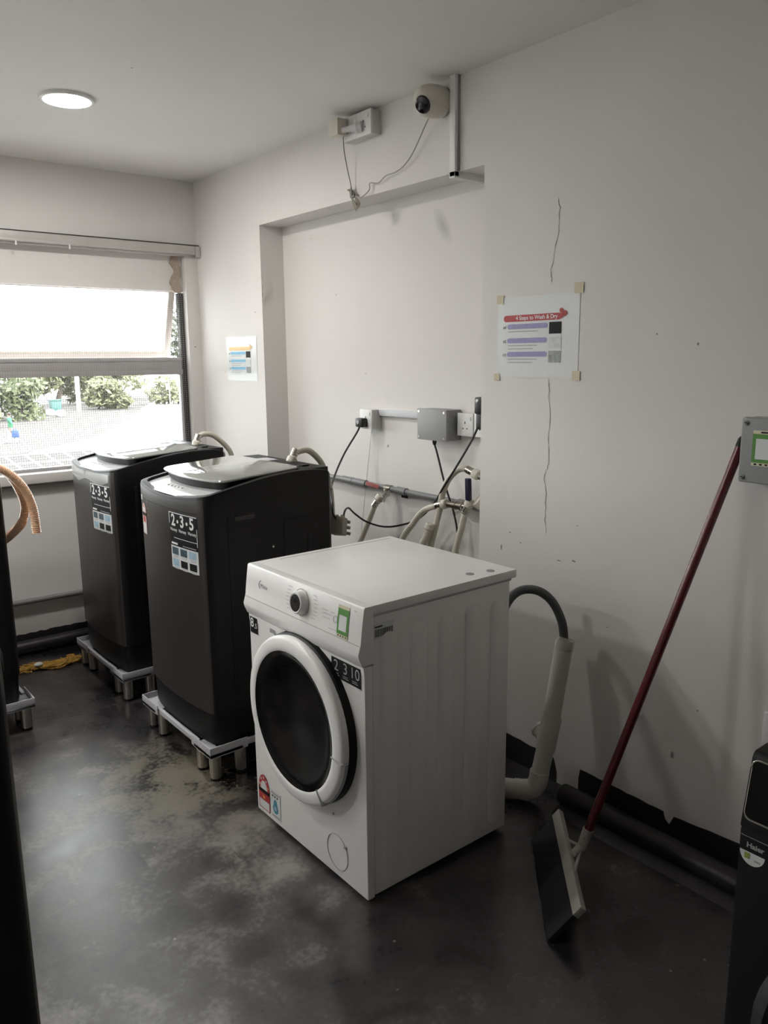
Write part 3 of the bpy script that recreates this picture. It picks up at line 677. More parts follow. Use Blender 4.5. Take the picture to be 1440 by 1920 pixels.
# side panel with its pressed ribs
for i, xr in enumerate((-.788, -.682, -.580, -.475, -.372)):
    pts = []; w_ = .030; cx = xr-w_; zt, zb = .772-w_, .045+w_
    for k in range(9): q = k/8*math.pi; pts.append((cx+w_*math.cos(q), zt+w_*math.sin(q)))
    for k in range(9): q = math.pi+k/8*math.pi; pts.append((cx+w_*math.cos(q), zb+w_*math.sin(q)))
    inn = [((p[0]-cx)*.72+cx, (p[1]-zt)*.72+zt if p[1] > .4 else (p[1]-zb)*.72+zb) for p in pts]
    r = MB().rings([[Vector((p[0], Y0+.0035, p[1])) for p in pts], [Vector((p[0], Y0+.0005, p[1])) for p in inn]], cap0=False)
    part('pressed_rib', r, WHITE, fl, smooth=60)
bl = part('serial_sticker', MB().box((-.866, Y0+.0032, .757), (-.800, Y0+.004, .797)), PAPER, fl, smooth=0)
xx = -.863
while xx < -.804:
    ww = random.choice((.0007, .0012, .0018)); part('bar', MB().box((xx, Y0+.0024, .762), (xx+ww, Y0+.0034, .782)), BARC, bl, smooth=0); xx += ww+.0021
part('print_line', MB().box((-.863, Y0+.0024, .787), (-.838, Y0+.0034, .791)), BARC, bl, smooth=0)
for (a, b) in ((-.470, 1.600), (-.400, 1.585)): part('top_plug', MB().lathe([(0, .013), (.0015, .012)], (a, b-.03, .8498), (0, 0, 1), 16), GREYP, fl)
part('top_groove', MB().box((XF+.10, Y1-.030, .8499), (XB, Y1-.026, .8504)), mat('grey_seam', (.52, .51, .50)), fl, smooth=0)
for a in (XF+.06, XB-.06):
    for b in (Y0+.05, Y1-.05): part('foot', MB().lathe([(0, .02), (.018, .02)], (a, b, 0), (0, 0, 1), 14), BLACKP, fl)

# ------------------------------------------------------------------ dark front loader at right edge
HX, HY = -.900, .533
hm = thing('front_load_washer', 'black washing machine cut by the right edge of the picture', 'washing machine', (-.62, HY-.3, 0))
part('body', MB().box((HX, HY-.595, .015), (HX+.55, HY, .735)), BLACKP, hm, bevel=.008)
part('upper_body', MB().prism([(HX, .73), (HX+.55, .73), (HX+.55, .852), (HX+.03, .852), (HX+.022, .846), (HX+.002, .745)], 'y', HY-.595, HY), BLACKP, hm, bevel=.004)
def hp(y, z, d=0.): return Vector((HX+.002+.020*(z-.745)/.101-d, y, z))
def rr_pts(y0, y1, z0, z1, r):
    pts = []
    for (cy, cz, a) in ((y1-r, z1-r, 0), (y0+r, z1-r, 90), (y0+r, z0+r, 180), (y1-r, z0+r, 270)):
        for k in range(6): q = math.radians(a+k*18); pts.append((cy+r*math.cos(q), cz+r*math.sin(q)))
    return pts
pp = rr_pts(HY-.588, HY-.004, .748, .842, .012)
gp = part('control_glass', MB().rings([[hp(a, b, -.002) for a, b in pp], [hp(a, b, .003) for a, b in pp]]), mat('door_glass', (.003, .0026, .003), .10, spec=.16), hm)
part('silver_outline', MB().tube([hp(a, b, .003) for a, b in pp+pp[:1]], .0016, 6), CHROME, gp)
part('panel_seam', MB().box((HX-.0008, HY-.59, .7185), (HX+.001, HY-.004, .7195)), GREYP, hm, smooth=0)
lettering('Haier', .0125, mat('silver_ink', (.42, .42, .42), .4), hm, lambda a, b: Vector((HX-.001, HY-.014-a, .7055+b)), 'LEFT', .0004)
ds = part('half_disc_sticker', MB().add([(HX-.0006, HY-.024+.020*math.cos(q), .694+.022*math.sin(q)) for q in [math.pi+i*math.pi/14 for i in range(15)]], [tuple(range(15))]), PAPER, hm, smooth=0)
part('mark', MB().box((HX-.0012, HY-.020, .682), (HX-.0007, HY-.012, .692)), mat('olive_ink', (.30, .33, .06), .5), ds, smooth=0)
part('mark', MB().box((HX-.0012, HY-.038, .681), (HX-.0007, HY-.028, .684)), INKG, ds, smooth=0)
part('door', MB().lathe([(0, .24), (.03, .24), (.04, .22), (.03, .19), (.012, .15), (.02, .001)], (HX, HY-.2975, .43), (-1, 0, 0), 48, cap=False), BLACKG, hm)
for a in (HX+.06, HX+.49):
    for b in (HY-.05, HY-.545): part('foot', MB().lathe([(0, .02), (.018, .02)], (a, b, 0), (0, 0, 1), 14), BLACKP, hm)
tag(part('wall_strip', MB().box((-.012, .872, .425), (0, .905, .52)), WHITEP, bevel=.002), 'short pale strip on the wall above the black machine at the right', 'trunking')

# ------------------------------------------------------------------ posters
def poster(label, y0, y1, z0, z1, head, bar, tapes, shape, title=None, x=0.):
    t = thing('wall_poster', label, 'poster', (x, (y0+y1)/2, z0), 'laundry instruction posters')
    def P(u, v, d=0.): return Vector((x-.0010-d, y0+(y1-y0)*u, z1+(z0-z1)*v))
    rnd = random.Random(int(z1*1000)); nu, nv = 10, 8; mb = MB(); vs = []
    for j in range(nv+1):
        for i in range(nu+1): vs.append(P(i/nu, j/nv, .0006*rnd.random()))
    mb.add(vs, [(j*(nu+1)+i, j*(nu+1)+i+1, (j+1)*(nu+1)+i+1, (j+1)*(nu+1)+i) for j in range(nv) for i in range(nu)])
    sh = part('sheet', mb, PAPER, t)
    def q(n, u0, v0, u1, v1, m, d=.0015): return part(n, quad_on(lambda a, b, l: P(a, b, l), u0, v0, u1, v1, 1, d), m, sh, smooth=0)
    def pill(n, u0, v0, u1, v1, m, d=.0015):
        r = (v1-v0)/2; ra = r*abs(z1-z0)/abs(y1-y0); c = (v0+v1)/2
        pts = [P(u1-ra+ra*math.sin(k*math.pi/8), c-r*math.cos(k*math.pi/8), d) for k in range(9)]+[P(u0+ra-ra*math.sin(k*math.pi/8), c+r*math.cos(k*math.pi/8), d) for k in range(9)]
        return part(n, MB().add(pts, [tuple(range(18))]), m, sh, smooth=0)
    pill('header_bar', .08, .225, .80, .305, head)
    for (u, v, r) in [(.795, .20, .022), (.835, .235, .026), (.80, .26, .024)]:
        part('emblem', MB().add([P(u+r*math.cos(k*math.pi/6), v+r*1.35*math.sin(k*math.pi/6), .0018) for k in range(12)], [tuple(range(12))]), shape, sh, smooth=0)
    if title: lettering(title, .0185, INKW, sh, lambda a, b: P(.24+a/abs(y1-y0), .265-b/abs(z1-z0), .002), 'LEFT', .0003)
    for k, v in enumerate((.335, .51, .68)):
        pill('step_bar', .13, v, .635, v+.062, bar)
        lettering('#%d' % (k+1), .014, INK, sh, lambda a, b, v=v: P(.075+a/abs(y1-y0), v+.040-b/abs(z1-z0), .002), 'LEFT')
        for j in range(1 if k == 0 else 2):
            q('text_line', .14, v+.088+j*.040, .52-.06*j, v+.098+j*.040, INKG)
        q('picture', .655, v-.005, .80, v+.135, (INK if k == 0 else mat('sketch_grey', (.62, .64, .63), .5, var=.2, scale=60) if k == 1 else mat('photo_grey', (.30, .32, .31), .5, var=.8, scale=90)))
    if tapes:
        for (u, v, s_) in [(.03, .02, .055), (.985, -.045, .062), (.0, 1.0, .045), (.985, .97, .055)]:
            q('tape', u-s_*.8, v-s_, u+s_*.8, v+s_, TAPE, .0022)
poster('white laminated instruction poster with a red heading, taped beside the recess', 1.914, 1.572, 1.402, 1.666, REDI, PURI, True, REDI, '4 Steps to Wash & Dry')
poster('small instruction poster with a yellow heading and blue bars near the window', 3.880, 3.566, 1.360, 1.586, YELI, BLUI, False, YELI)

# ------------------------------------------------------------------ upper wall: security camera, socket, trunking
ct = thing('cable_trunking', 'white cable trunking dropping from the ceiling beside the security camera', 'trunking', (-.01, 2.122, RZ))
part('vertical_run', MB().box((-.022, 2.112, RZ-.018), (0, 2.140, ZC)), WHITEP, ct, bevel=.0015)
part('lower_run', MB().box((-.022, 2.112, RZ-.022), (RD, 2.138, RZ)), WHITEP, ct, bevel=.0015)
part('gap', MB().box((-.010, 2.1105, RZ), (0, 2.1125, ZC)), INKG, ct, smooth=0)
sc_ = thing('security_camera', 'white round security camera mounted high on the wall under the ceiling', 'camera', (0, 2.195, 2.345))
ax = Vector((-1, .10, -.06)).normalized(); cc = Vector((0, 2.190, 2.350))
part('mount', MB().lathe([(0, .048), (.014, .050), (.016, .046)], cc, ax, 28), mat('taupe_plastic', (.34, .32, .30), .5), sc_)
part('housing', MB().lathe([(.012, .050), (.03, .053), (.068, .054), (.085, .051), (.103, .042), (.114, .028), (.119, .012), (.120, .001)], cc, ax, 36), mat('ivory_plastic', (.66, .63, .56), .38, var=.04), sc_, smooth=60)
lx = Vector((-.80, -.22, -.44)).normalized(); lc = cc+ax*.066
part('lens_window', MB().lathe([(.047, .030), (.0535, .026), (.0565, .014), (.0575, .001)], lc, lx, 26), BLACKG, sc_)
part('lens', MB().lathe([(.0570, .012), (.0585, .010), (.059, .001)], lc+Vector((0, 0, 0)), lx, 18), mat('lens_glass', (.02, .02, .03), .05), sc_)
for k in range(3): part('smudge_mark', MB().ball(cc+ax*(.052+.006*k)+Vector((0, -.020+.007*k, .0475-.004*k)), .003, 8, 6), BLACKP, sc_)
cab = spline([(-.055, 2.205, 2.300), (-.035, 2.246, 2.290), (-.02, 2.334, 2.213), (-.016, 2.39, 2.178), (-.016, 2.44, 2.163), (-.016, 2.50, 2.160), (-.016, 2.545, 2.142), (-.016, 2.60, 2.150), (-.016, 2.605, 2.125), (-.016, 2.66, 2.105), (-.016, 2.70, 2.118)], 6)
part('lead', MB().tube(cab, .0022, 6), mat('grey_lead', (.38, .36, .33), .5), sc_)
uc = thing('power_lead', 'thin coiled power lead bundled below the ceiling socket', 'cable', (-.02, 2.71, 2.08))
part('drop', MB().tube(spline([(-.07, 2.700, 2.350), (-.05, 2.722, 2.29), (-.03, 2.728, 2.22), (-.02, 2.720, 2.16), (-.018, 2.716, 2.12)], 6), .0019, 6), mat('dark_lead', (.12, .11, .10), .5), uc)
for k in range(5):
    o = k*.006-.012
    part('coil', MB().tube(spline([(-.018+.003*k, 2.735+o, 2.155-.004*k), (-.020, 2.718+o*.3, 2.118), (-.024+.003*k, 2.690+o, 2.075-.003*k), (-.018, 2.676+o, 2.082), (-.014, 2.705+o*.3, 2.120), (-.012, 2.742+o, 2.150)], 6), .0022, 6), mat('olive_lead', (.26, .24, .19), .5), uc)
part('tie', MB().tube([(-.018, 2.713+.014*math.cos(q), 2.121+.010*math.sin(q)) for q in [i*math.pi/6 for i in range(13)]], .003, 6), mat('dark_lead', (.12, .11, .10), .5), uc)
def socket(name, label, x, y0, y1, z0, z1, d, gangs=1, cat='socket'):
    t = thing(name, label, cat, (x, (y0+y1)/2, z0))
    part('back_box', MB().box((x-d+.010, y0+.002, z0+.002), (x, y1-.002, z1-.002)), mat('socket_box', (.62, .61, .60), .45), t, bevel=.002)
    w_ = (y1-y0)/gangs
    for g in range(gangs):
        a, b = y0+g*w_, y0+(g+1)*w_; pl_ = part('face_plate', MB().box((x-d, a+.0006, z0), (x-d+.010, b-.0006, z1)), WHITEP, t, bevel=.003)
        cy, cz = (a+b)/2, z0+(z1-z0)*.42
        part('earth_slot', MB().box((x-d-.0006, cy-.002, cz+.010), (x-d+.002, cy+.002, cz+.019)), INK, pl_, smooth=0)
        for sg in (-1, 1): part('pin_slot', MB().box((x-d-.0006, cy+sg*.011-.003, cz-.010), (x-d+.002, cy+sg*.011+.003, cz-.006)), INK, pl_, smooth=0)
        part('switch', MB().box((x-d-.003, cy-.026-.006, cz+.024), (x-d, cy-.026+.006, cz+.038)), WHITEP, pl_, bevel=.001)
    return t
socket('wall_socket', 'double white wall socket tucked against the ceiling', 0, 2.545, 2.735, 2.318, 2.408, .050, 2)
ad = thing('power_adapter', 'white plug adapter hanging from the ceiling socket, boxed at its left end', 'plug', (-.07, 2.70, 2.34))
part('adapter_box', MB().box((-.105, 2.688, 2.335), (-.060, 2.752, 2.398)), CREAM, ad, bevel=.004)
part('prongs_block', MB().box((-.060, 2.70, 2.345), (-.050, 2.74, 2.388)), WHITEP, ad, bevel=.002)
pg = thing('power_plug', 'round white plug in the right half of the ceiling socket', 'plug', (-.07, 2.60, 2.34))
part('plug_body', MB().lathe([(0, .020), (.022, .020), (.028, .015), (.05, .012), (.085, .009)], (-.050, 2.600, 2.352), (-.5, .85, -.05), 18), mat('lilac_white_plastic', (.66, .63, .64), .4), pg)

# ------------------------------------------------------------------ recess: sockets, grey box
socket('wall_socket', 'single white socket with a black plug, left end of the recess trunking', RD, 2.722, 2.808, 1.164, 1.250, .058)
plug = thing('power_plug', 'black plug in the single white socket in the recess', 'plug', (.05, 2.78, 1.17))
part('plug_body', MB().box((.040, 2.752, 1.172), (.074, 2.800, 1.212)), CABLE, plug, bevel=.007)
part('plug_top', MB().lathe([(0, .010), (.003, .009)], (.0405, 2.778, 1.195), (-1, 0, 0), 16), INKG, plug)
part('lead', MB().tube(spline([(.050, 2.778, 1.176), (.040, 2.790, 1.145), (-.02, 2.80, 1.06), (-.13, 2.72, .985), (-.230, 2.61, .942), (-.285, 2.525, .905), (-.300, 2.500, .870), (-.285, 2.497, .845)], 7), .0042, 8), CABLE, plug)
tag(part('recess_trunking', MB().box((RD-.018, 2.40, 1.222), (RD, 2.724, 1.250)), mat('pale_blue_trunking', (.60, .62, .64), .4), bevel=.002), 'pale cable trunking joining the single socket to the grey box', 'trunking')
gb = thing('junction_box', 'dark grey junction box mounted in the recess', 'junction box', (.09, 2.30, 1.148))
part('box', MB().box((.058, 2.222, 1.150), (RD, 2.388, 1.270)), GREYP, gb, bevel=.005)
lid = part('cover', MB().box((.046, 2.220, 1.148), (.060, 2.390, 1.272)), mat('grey_cover', (.30, .30, .30), .42, var=.03), gb, bevel=.004)
for a in (2.232, 2.378):
    for b in (1.160, 1.260): part('screw', MB().lathe([(0, .006), (.003, .005)], (.0465, a, b), (-1, 0, 0), 12), CHROME, lid)
part('gland', MB().lathe([(0, .009), (.010, .009), (.022, .006)], (.075, 2.318, 1.150), (0, 0, -1), 14), CABLE, gb)
part('lead', MB().tube(spline([(.075, 2.318, 1.13), (.073, 2.298, 1.09), (.071, 2.262, 1.0), (.075, 2.235, .93), (.075, 2.205, .87), (.072, 2.178, .77), (.06, 2.17, .60), (.03, 2.16, .35)], 6), .0040, 8), CABLE, gb)
socket('wall_socket', 'white socket partly behind the grey junction box in the recess', RD, 2.120, 2.206, 1.172, 1.260, .040)
socket('wall_socket', 'white socket half hidden behind the right edge of the recess', RD, 2.030, 2.116, 1.172, 1.260, .040)
pk = thing('power_plug', 'black plug at the right edge of the recess', 'plug', (.07, 2.07, 1.20))
part('plug_body', MB().box((.058, 2.048, 1.262), (.092, 2.084, 1.325)), CABLE, pk, bevel=.008)
part('plug_base', MB().box((.066, 2.050, 1.205), (.091, 2.082, 1.270)), CABLE, pk, bevel=.006)
part('plug_ring', MB().lathe([(0, .007), (.004, .006)], (.0575, 2.066, 1.312), (-1, 0, 0), 12), CHROME, pk)
part('lead', MB().tube(spline([(.070, 2.072, 1.215), (.035, 2.068, 1.17), (.008, 2.092, 1.105), (.006, 2.145, 1.035), (.010, 2.200, .972), (.055, 2.30, .893), (.050, 2.39, .817), (.0, 2.46, .785), (-.03, 2.53, .775), (-.06, 2.60, .79), (-.10, 2.625, .825), (-.160, 2.585, .862), (-.205, 2.548, .865), (-.225, 2.535, .842)], 7), .0042, 8), CABLE, pk)
# small cable joint box hanging behind the near charcoal washer
jb = thing('cable_box', 'small beige cable box hanging behind the near charcoal washer', 'junction box', (-.25, 2.52, .76))
jm = mat('khaki_plastic', (.30, .27, .22), .5)
part('shell', MB().obox((-.262, 2.515, .812), Vector((.028, .024, -.012)), Vector((-.016, .020, 0)), Vector((.008, .006, .034))), jm, jb, bevel=.004)
for k in range(3): part('lug', MB().tube([Vector((-.236, 2.538, .828-.024*k)), Vector((-.202, 2.520, .818-.024*k))], .0068, 8), jm, jb)
part('gland', MB().tube([(-.282, 2.498, .845), (-.285, 2.497, .862)], .008, 10), jm, jb)
part('gland', MB().tube([(-.230, 2.534, .832), (-.226, 2.535, .850)], .009, 10), jm, jb)

# ------------------------------------------------------------------ water supply
wp = thing('water_pipe', 'grey plastic water pipe running across the recess', 'pipe', (.10, 2.6, .90))
def Lz(y): return .914+(.905-.914)*(3.127-y)/(3.127-2.2)
def seg(y0, y1, r): return MB().tube([(.100, y0, Lz(y0)), (.100, y1, Lz(y1))], r, 16)
part('pipe', seg(3.46, 2.06, .0125), PIPEG, wp)
for (a, b) in [(2.98, 2.90), (2.88, 2.80), (2.58, 2.52), (2.20, 2.14), (2.12, 2.07)]: part('coupling', seg(a, b, .0165), PIPEG, wp)
part('socket_end', seg(2.96, 2.82, .0152), PIPEG, wp)
part('red_tape', MB().obox((.078, 2.73, Lz(2.73)+.006), (0, .045, .004), (.001, 0, 0), (0, -.003, .009)), REDT, wp, bevel=.001)
part('tee', MB().lathe([(-.02, .016), (.02, .016)], (.100, 2.640, Lz(2.64)), (0, 1, 0), 14), BRASS, wp)
def valve(label, c, out, up=(0, 0, 1)):
    t = thing('tap_valve', label, 'valve', c); c = Vector(c); o_ = Vector(out).normalized()
    part('body', MB().lathe([(0, .012), (.012, .012), (.013, .017), (.025, .017), (.026, .012), (.045, .011), (.046, .015), (.058, .015)], c, o_, 10), CHROME, t)
    part('bonnet', MB().lathe([(0, .009), (.014, .008), (.016, .012), (.024, .010)], c+o_*.02, up, 10), BRASS, t)
    return t
valve('small chrome tap on the grey pipe below the red tape', (.088, 2.625, .905), (-.6, .15, -.75))
def hose(label, pts, r=.0125, ends=((True, True)), coll=True, m=HOSE):
    t = thing('inlet_hose', label, 'hose', pts[0], 'beige water inlet hoses'); P = spline(pts, 8)
    part('tube', MB().tube(P, r, 14), m, t)
    d = (P[1]-P[0]).normalized()
    part('coupling_nut', MB().lathe([(-.026, .0165), (-.022, .0195), (-.004, .0195), (0, .0165), (.004, .0145)], P[0], d, 12), CREAM, t)
    if r > .015: return t
    fr_ = part('ferrule', MB().lathe([(.002, r+.0018), (.034, r+.0018)], P[0], d, 14), CHROME, t)
    for k in range(3): part('crimp', MB().lathe([(.008+.010*k, r+.0026), (.011+.010*k, r+.0026)], P[0], d, 14), STEEL, fr_)
    return t
hose('beige hose dropping from the small chrome tap behind the white washer', [(.045, 2.648, .862), (.035, 2.662, .835), (.02, 2.685, .765), (.0, 2.71, .69), (-.03, 2.74, .58), (-.06, 2.74, .40)])
hose('beige hose curving down left from the blue lever valve', [(.03, 2.222, .904), (.03, 2.262, .892), (.03, 2.335, .862), (.02, 2.39, .80), (.0, 2.440, .72), (-.06, 2.46, .55), (-.15, 2.40, .38)])
hose('beige hose looping up from the top tap at the recess edge', [(.035, 2.058, 1.046), (.03, 2.095, 1.058), (.03, 2.140, 1.048), (.03, 2.190, 1.005), (.03, 2.222, .945), (.03, 2.243, .865), (.02, 2.268, .76), (-.01, 2.28, .62), (-.08, 2.25, .45)])
hose('short beige hose hanging at the right end of the recess', [(.03, 2.080, .918), (.03, 2.094, .893), (.028, 2.112, .83), (.02, 2.135, .74), (.0, 2.14, .60), (-.08, 2.10, .45)])
hose('thick beige hose end rising behind the white washer', [(.0, 2.268, .80), (-.005, 2.275, .77), (-.015, 2.30, .72), (-.03, 2.34, .62), (-.05, 2.36, .5)], r=.016)
hose('beige inlet hose arching from the near charcoal washer', [(-.400, 2.622, 1.092), (-.392, 2.622, 1.104), (-.372, 2.622, 1.112), (-.329, 2.622, 1.113), (-.286, 2.622, 1.080), (-.256, 2.622, 1.036), (-.22, 2.63, .94), (-.19, 2.66, .80)])
hose('beige inlet hose arching from the charcoal washer by the window', [(-.396, 3.478, 1.090), (-.388, 3.478, 1.108), (-.357, 3.478, 1.121), (-.307, 3.478, 1.110), (-.239, 3.478, 1.050), (-.213, 3.478, .996), (-.18, 3.49, .86), (-.17, 3.5, .70)])
lv = thing('lever_valve', 'brass valve with a dark blue lever at the right end of the grey pipe', 'valve', (.06, 2.08, .90))
part('body', MB().lathe([(0, .012), (.015, .013), (.017, .018), (.030, .018), (.032, .013), (.050, .014), (.052, .017), (.066, .017), (.07, .012), (.10, .013)], (.035, 2.095, .910), (0, 1, -.02), 12), BRASS, lv)
part('stem', MB().tube([(.035, 2.09, .918), (.030, 2.085, .935)], .006, 8), CHROME, lv)
part('lever', MB().obox((.018, 2.068, .984), (0, .0115, 0), (.009, 0, 0), (0, .002, .042)), NAVY, lv, bevel=.006, seg=3)
part('lever_arm', MB().tube([(.030, 2.09, .932), (.018, 2.072, .945)], .005, 8), STEEL, lv)
part('union_nut', MB().lathe([(-.02, .024), (-.016, .028), (.016, .028), (.02, .024)], (.05, 2.035, .935), (-.4, .3, .4), 8), CREAM, lv)
part('riser', MB().tube([(.07, 2.030, .945), (.07, 2.022, 1.03)], .011, 10), BRASS, lv)
part('riser_tap', MB().lathe([(0, .016), (.012, .019), (.024, .019), (.026, .014), (.04, .015)], (.055, 2.018, 1.036), (-.3, 1, .15), 12), CHROME, lv)
part('wall_hole', MB().box((RD-.001, 2.548, .872), (RD+.0005, 2.590, .888)), INK, wr, smooth=0)
part('pencil_line', MB().prism([(2.795, 1.16), (2.798, 1.16), (2.90, .60), (2.896, .60)], 'x', RD-.0007, RD), mat('pale_line', (.45, .43, .41), .7), wr, smooth=0)

# ------------------------------------------------------------------ white drain pipe and drain hose
wd = thing('drain_pipe', 'off-white plastic drain pipe standing at the wall behind the white washer', 'pipe', (-.13, 1.56, 0))
part('upright', MB().tube([(-.063, 1.538, .545), (-.110, 1.552, .24), (-.140, 1.560, .10)], .0295, 20), WPIPE, wd)
el = spline([(-.140, 1.560, .11), (-.146, 1.562, .075), (-.155, 1.572, .050), (-.172, 1.598, .040), (-.190, 1.624, .038)], 6)
part('elbow', MB().tube(el, .0325, 20), WPIPE, wd)
part('outlet', MB().tube([(-.185, 1.618, .038), (-.30, 1.79, .036)], .0295, 18), WPIPE, wd)
part('joint', MB().tube([(-.100, 1.549, .295), (-.122, 1.555, .185)], .0335, 20), WPIPE, wd)
part('branch', MB().tube([(-.112, 1.552, .215), (-.100, 1.600, .232)], .027, 18), WPIPE, wd)
part('branch_rim', MB().tube([(-.101, 1.597, .231), (-.098, 1.606, .234)], .0295, 18), WHITEP, wd)
part('tape_wrap', MB().tube([(-.0655, 1.539, .528), (-.060, 1.537, .560), (-.058, 1.537, .566)], [.0315, .031, .022], 14), CLEAR, wd)
part('sealing_bead', MB().tube([(-.062, 1.538, .540), (-.060, 1.537, .556)], [.0302, .0265], 16), CREAM, wd)
tag(part('drain_hose', MB().tube(spline([(-.335, 1.70, .40), (-.318, 1.66, .50), (-.285, 1.640, .60), (-.235, 1.640, .690), (-.185, 1.630, .728), (-.135, 1.598, .728), (-.095, 1.568, .690), (-.070, 1.545, .620), (-.062, 1.538, .545)], 8), .0145, 14), RUBBER), 'dark grey drain hose arching into the white drain pipe', 'hose')

# ------------------------------------------------------------------ grey isolator box at right
ib = thing('isolator_box', 'grey wall box with a green bordered sticker at the right edge', 'junction box', (-.03, .915, 1.14))
part('box', MB().box((-.055, .832, 1.148), (0, .996, 1.312)), GREYP, ib, bevel=.006)
lid = part('cover', MB().box((-.072, .830, 1.146), (-.052, .998, 1.314)), mat('grey_cover2', (.27, .275, .28), .42, var=.04), ib, bevel=.008, seg=3)
for a in (.845, .984):
    for b in (1.160, 1.299):
        s_ = part('screw', MB().lathe([(0, .0065), (.002, .0065), (.003, .005)], (-.0715, a, b), (-1, 0, 0), 14), PIPEG, lid)
        part('slot', MB().obox((-.0750, a, b), (.0004, 0, 0), (0, .0048, .002), (0, -.0004, .001)), INK, s_, smooth=0)
def ibq(n, y0, z0, y1, z1, m, par, d): return part(n, MB().box((-.0722-d, y0, z0), (-.072, y1, z1)), m, par, smooth=0)
st = ibq('sticker', .965, 1.192, .885, 1.282, CREAMI, lid, .0004); ibq('green_field', .965, 1.200, .885, 1.273, GREI, st, .0008); ibq('blank_window', .956, 1.209, .896, 1.261, PAPER, st, .0012)
for k in range(4): ibq('mark', .958-.014*k, 1.194, .951-.014*k, 1.198, INK, st, .0008)
ibq('mark', .945, 1.275, .92, 1.279, INK, st, .0008)

# ------------------------------------------------------------------ floor squeegee
sq = thing('floor_squeegee', 'floor squeegee with a dark red handle leaning on the right wall', 'squeegee', (-.42, 1.25, 0))
A, B = Vector((-.268, 1.372, .104)), Vector((-.575, 1.055, .104)); al = (B-A).normalized(); pe = Vector((-.10, .86, -.85)); pe = (pe-al*pe.dot(al)).normalized()
mid = (A+B)/2; nn = al.cross(pe).normalized(); half = (B-A).length/2
part('clamp_bar', MB().obox(mid+pe*.012, al*half, pe*.016, nn*.009), mat('dull_aluminium', (.44, .42, .38), .45, .35, .1), sq, bevel=.002)
hz = .100; Lp = hz/abs(pe.z)
part('rubber_blade', MB().obox(mid+pe*(Lp/2+.008), al*(half-.005), pe*(Lp/2-.006), nn*.006), mat('black_foam', (.008, .007, .009), .8), sq, bevel=.001)
hb, ht = Vector((-.352, 1.217, .128)), Vector((-.031, 1.0165, 1.232)); hd = (ht-hb).normalized()
part('socket_bracket', MB().tube([mid+Vector((.005, -.004, .006)), hb-hd*.03, hb+hd*.028], [.009, .014, .0155], 12), mat('dull_aluminium', (.44, .42, .38)), sq)
for sg in (-1, 1): part('brace', MB().tube([mid+al*.075*sg, hb-hd*.03], .005, 8), mat('dull_aluminium', (.44, .42, .38)), sq)
part('handle', MB().tube([hb, hb+(ht-hb)*.5, ht], .0125, 16), RED, sq)
part('end_cap', MB().tube([ht-hd*.002, ht+hd*.02, ht+hd*.03], [.0132, .0128, .007], 14), BLACKP, sq)

# ------------------------------------------------------------------ orange corrugated hose, ochre yarn
oc = MB()
P = spline([(-1.283, 3.66, .69), (-1.282, 3.50, .735), (-1.276, 3.375, .785), (-1.252, 3.30, .84), (-1.236, 3.29, .905), (-1.250, 3.288, .97), (-1.282, 3.29, 1.035), (-1.34, 3.30, 1.082), (-1.41, 3.30, 1.10), (-1.43, 3.27, 1.10), (-1.37, 3.255, 1.090), (-1.30, 3.25, 1.053), (-1.245, 3.25, .985), (-1.218, 3.25, .90), (-1.212, 3.25, .80)], 56)
rad = [.0158+.0021*(1 if (i//2) % 2 else -1) for i in range(len(P))]
oh = thing('corrugated_hose', 'peach orange corrugated drain hose looped behind the left machine', 'hose', (-1.3, 3.27, .76))
part('tube', MB().tube(P, rad, 12, caps=False), ORANGE, oh)
part('bore', MB().tube([P[-1], P[-1]+Vector((0, 0, .05))], .013, 12), mat('hose_inside', (.45, .22, .10), .6), oh)
ym = MB(); rnd = random.Random(11)
for k in range(46):
    x0 = rnd.uniform(-1.19, -.90); y0 = 3.86+.04*rnd.random()+.02*math.sin(x0*20); pts = []
    for i in range(6):
        pts.append((x0+rnd.uniform(-.05, .05), y0+rnd.uniform(-.035, .035), .005+.016*rnd.random()))
    ym.tube(spline(pts, 4), .0035, 5)
tag(part('tangled_yarn', ym, MOPY), 'tangle of ochre mop yarn on the floor below the window', 'yarn')
tag(part('crumpled_scrap', MB().ball((-1.105, 3.86, .030), (.022, .015, .011), 8, 6), PAPER), 'crumpled white scrap lying on the ochre yarn', 'paper')

# ------------------------------------------------------------------ outside
GZ = -2.85
GROUND = mat('pale_paving', (.50, .49, .48), .85, var=.10, scale=.3, bump=.2); SOIL = mat('dry_soil', (.046, .040, .039), .95, var=.25, scale=.6, bump=.5, bscale=3)
struct('ground', MB().box((-120, 4.6, GZ-.3), (200, 260, GZ)), GROUND, smooth=0)
struct('soil_patch', MB().prism([(-40, 36), (8, 40), (13.5, 46), (18, 54), (24, 66), (30, 78), (60, 120), (-60, 120)], 'z', GZ-.01, GZ+.03), SOIL, bpy.data.objects['ground'], smooth=0)
struct('near_tarmac', MB().prism([(-120, 4.6), (200, 4.6), (200, 36), (16, 39.5), (9, 40.2), (-40, 42), (-120, 42)], 'z', GZ-.01, GZ+.02), mat('brown_tarmac', (.017, .0135, .0135), .9, var=.2, scale=.8), bpy.data.objects['ground'], smooth=0)
gr = thing('window_ledge_grille', 'white metal bar grille projecting outside below the window', 'grille', (-1.0, 4.6, .92))
gm = mat('white_painted_steel', (.74, .72, .72), .5, var=.06)
for k in range(31):
    x0 = -3.28+k*.105
    part('bar', MB().obox((x0, 4.515, .938), (.0045, 0, 0), (0, .185, .019), (0, -.0002, .002)), gm, gr, smooth=0)
part('front_rail', MB().box((-3.30, 4.695, .954), (-.07, 4.705, .959)), gm, gr, smooth=0)
part('rear_rail', MB().box((-3.30, 4.33, .905), (-.07, 4.345, .918)), gm, gr, smooth=0)
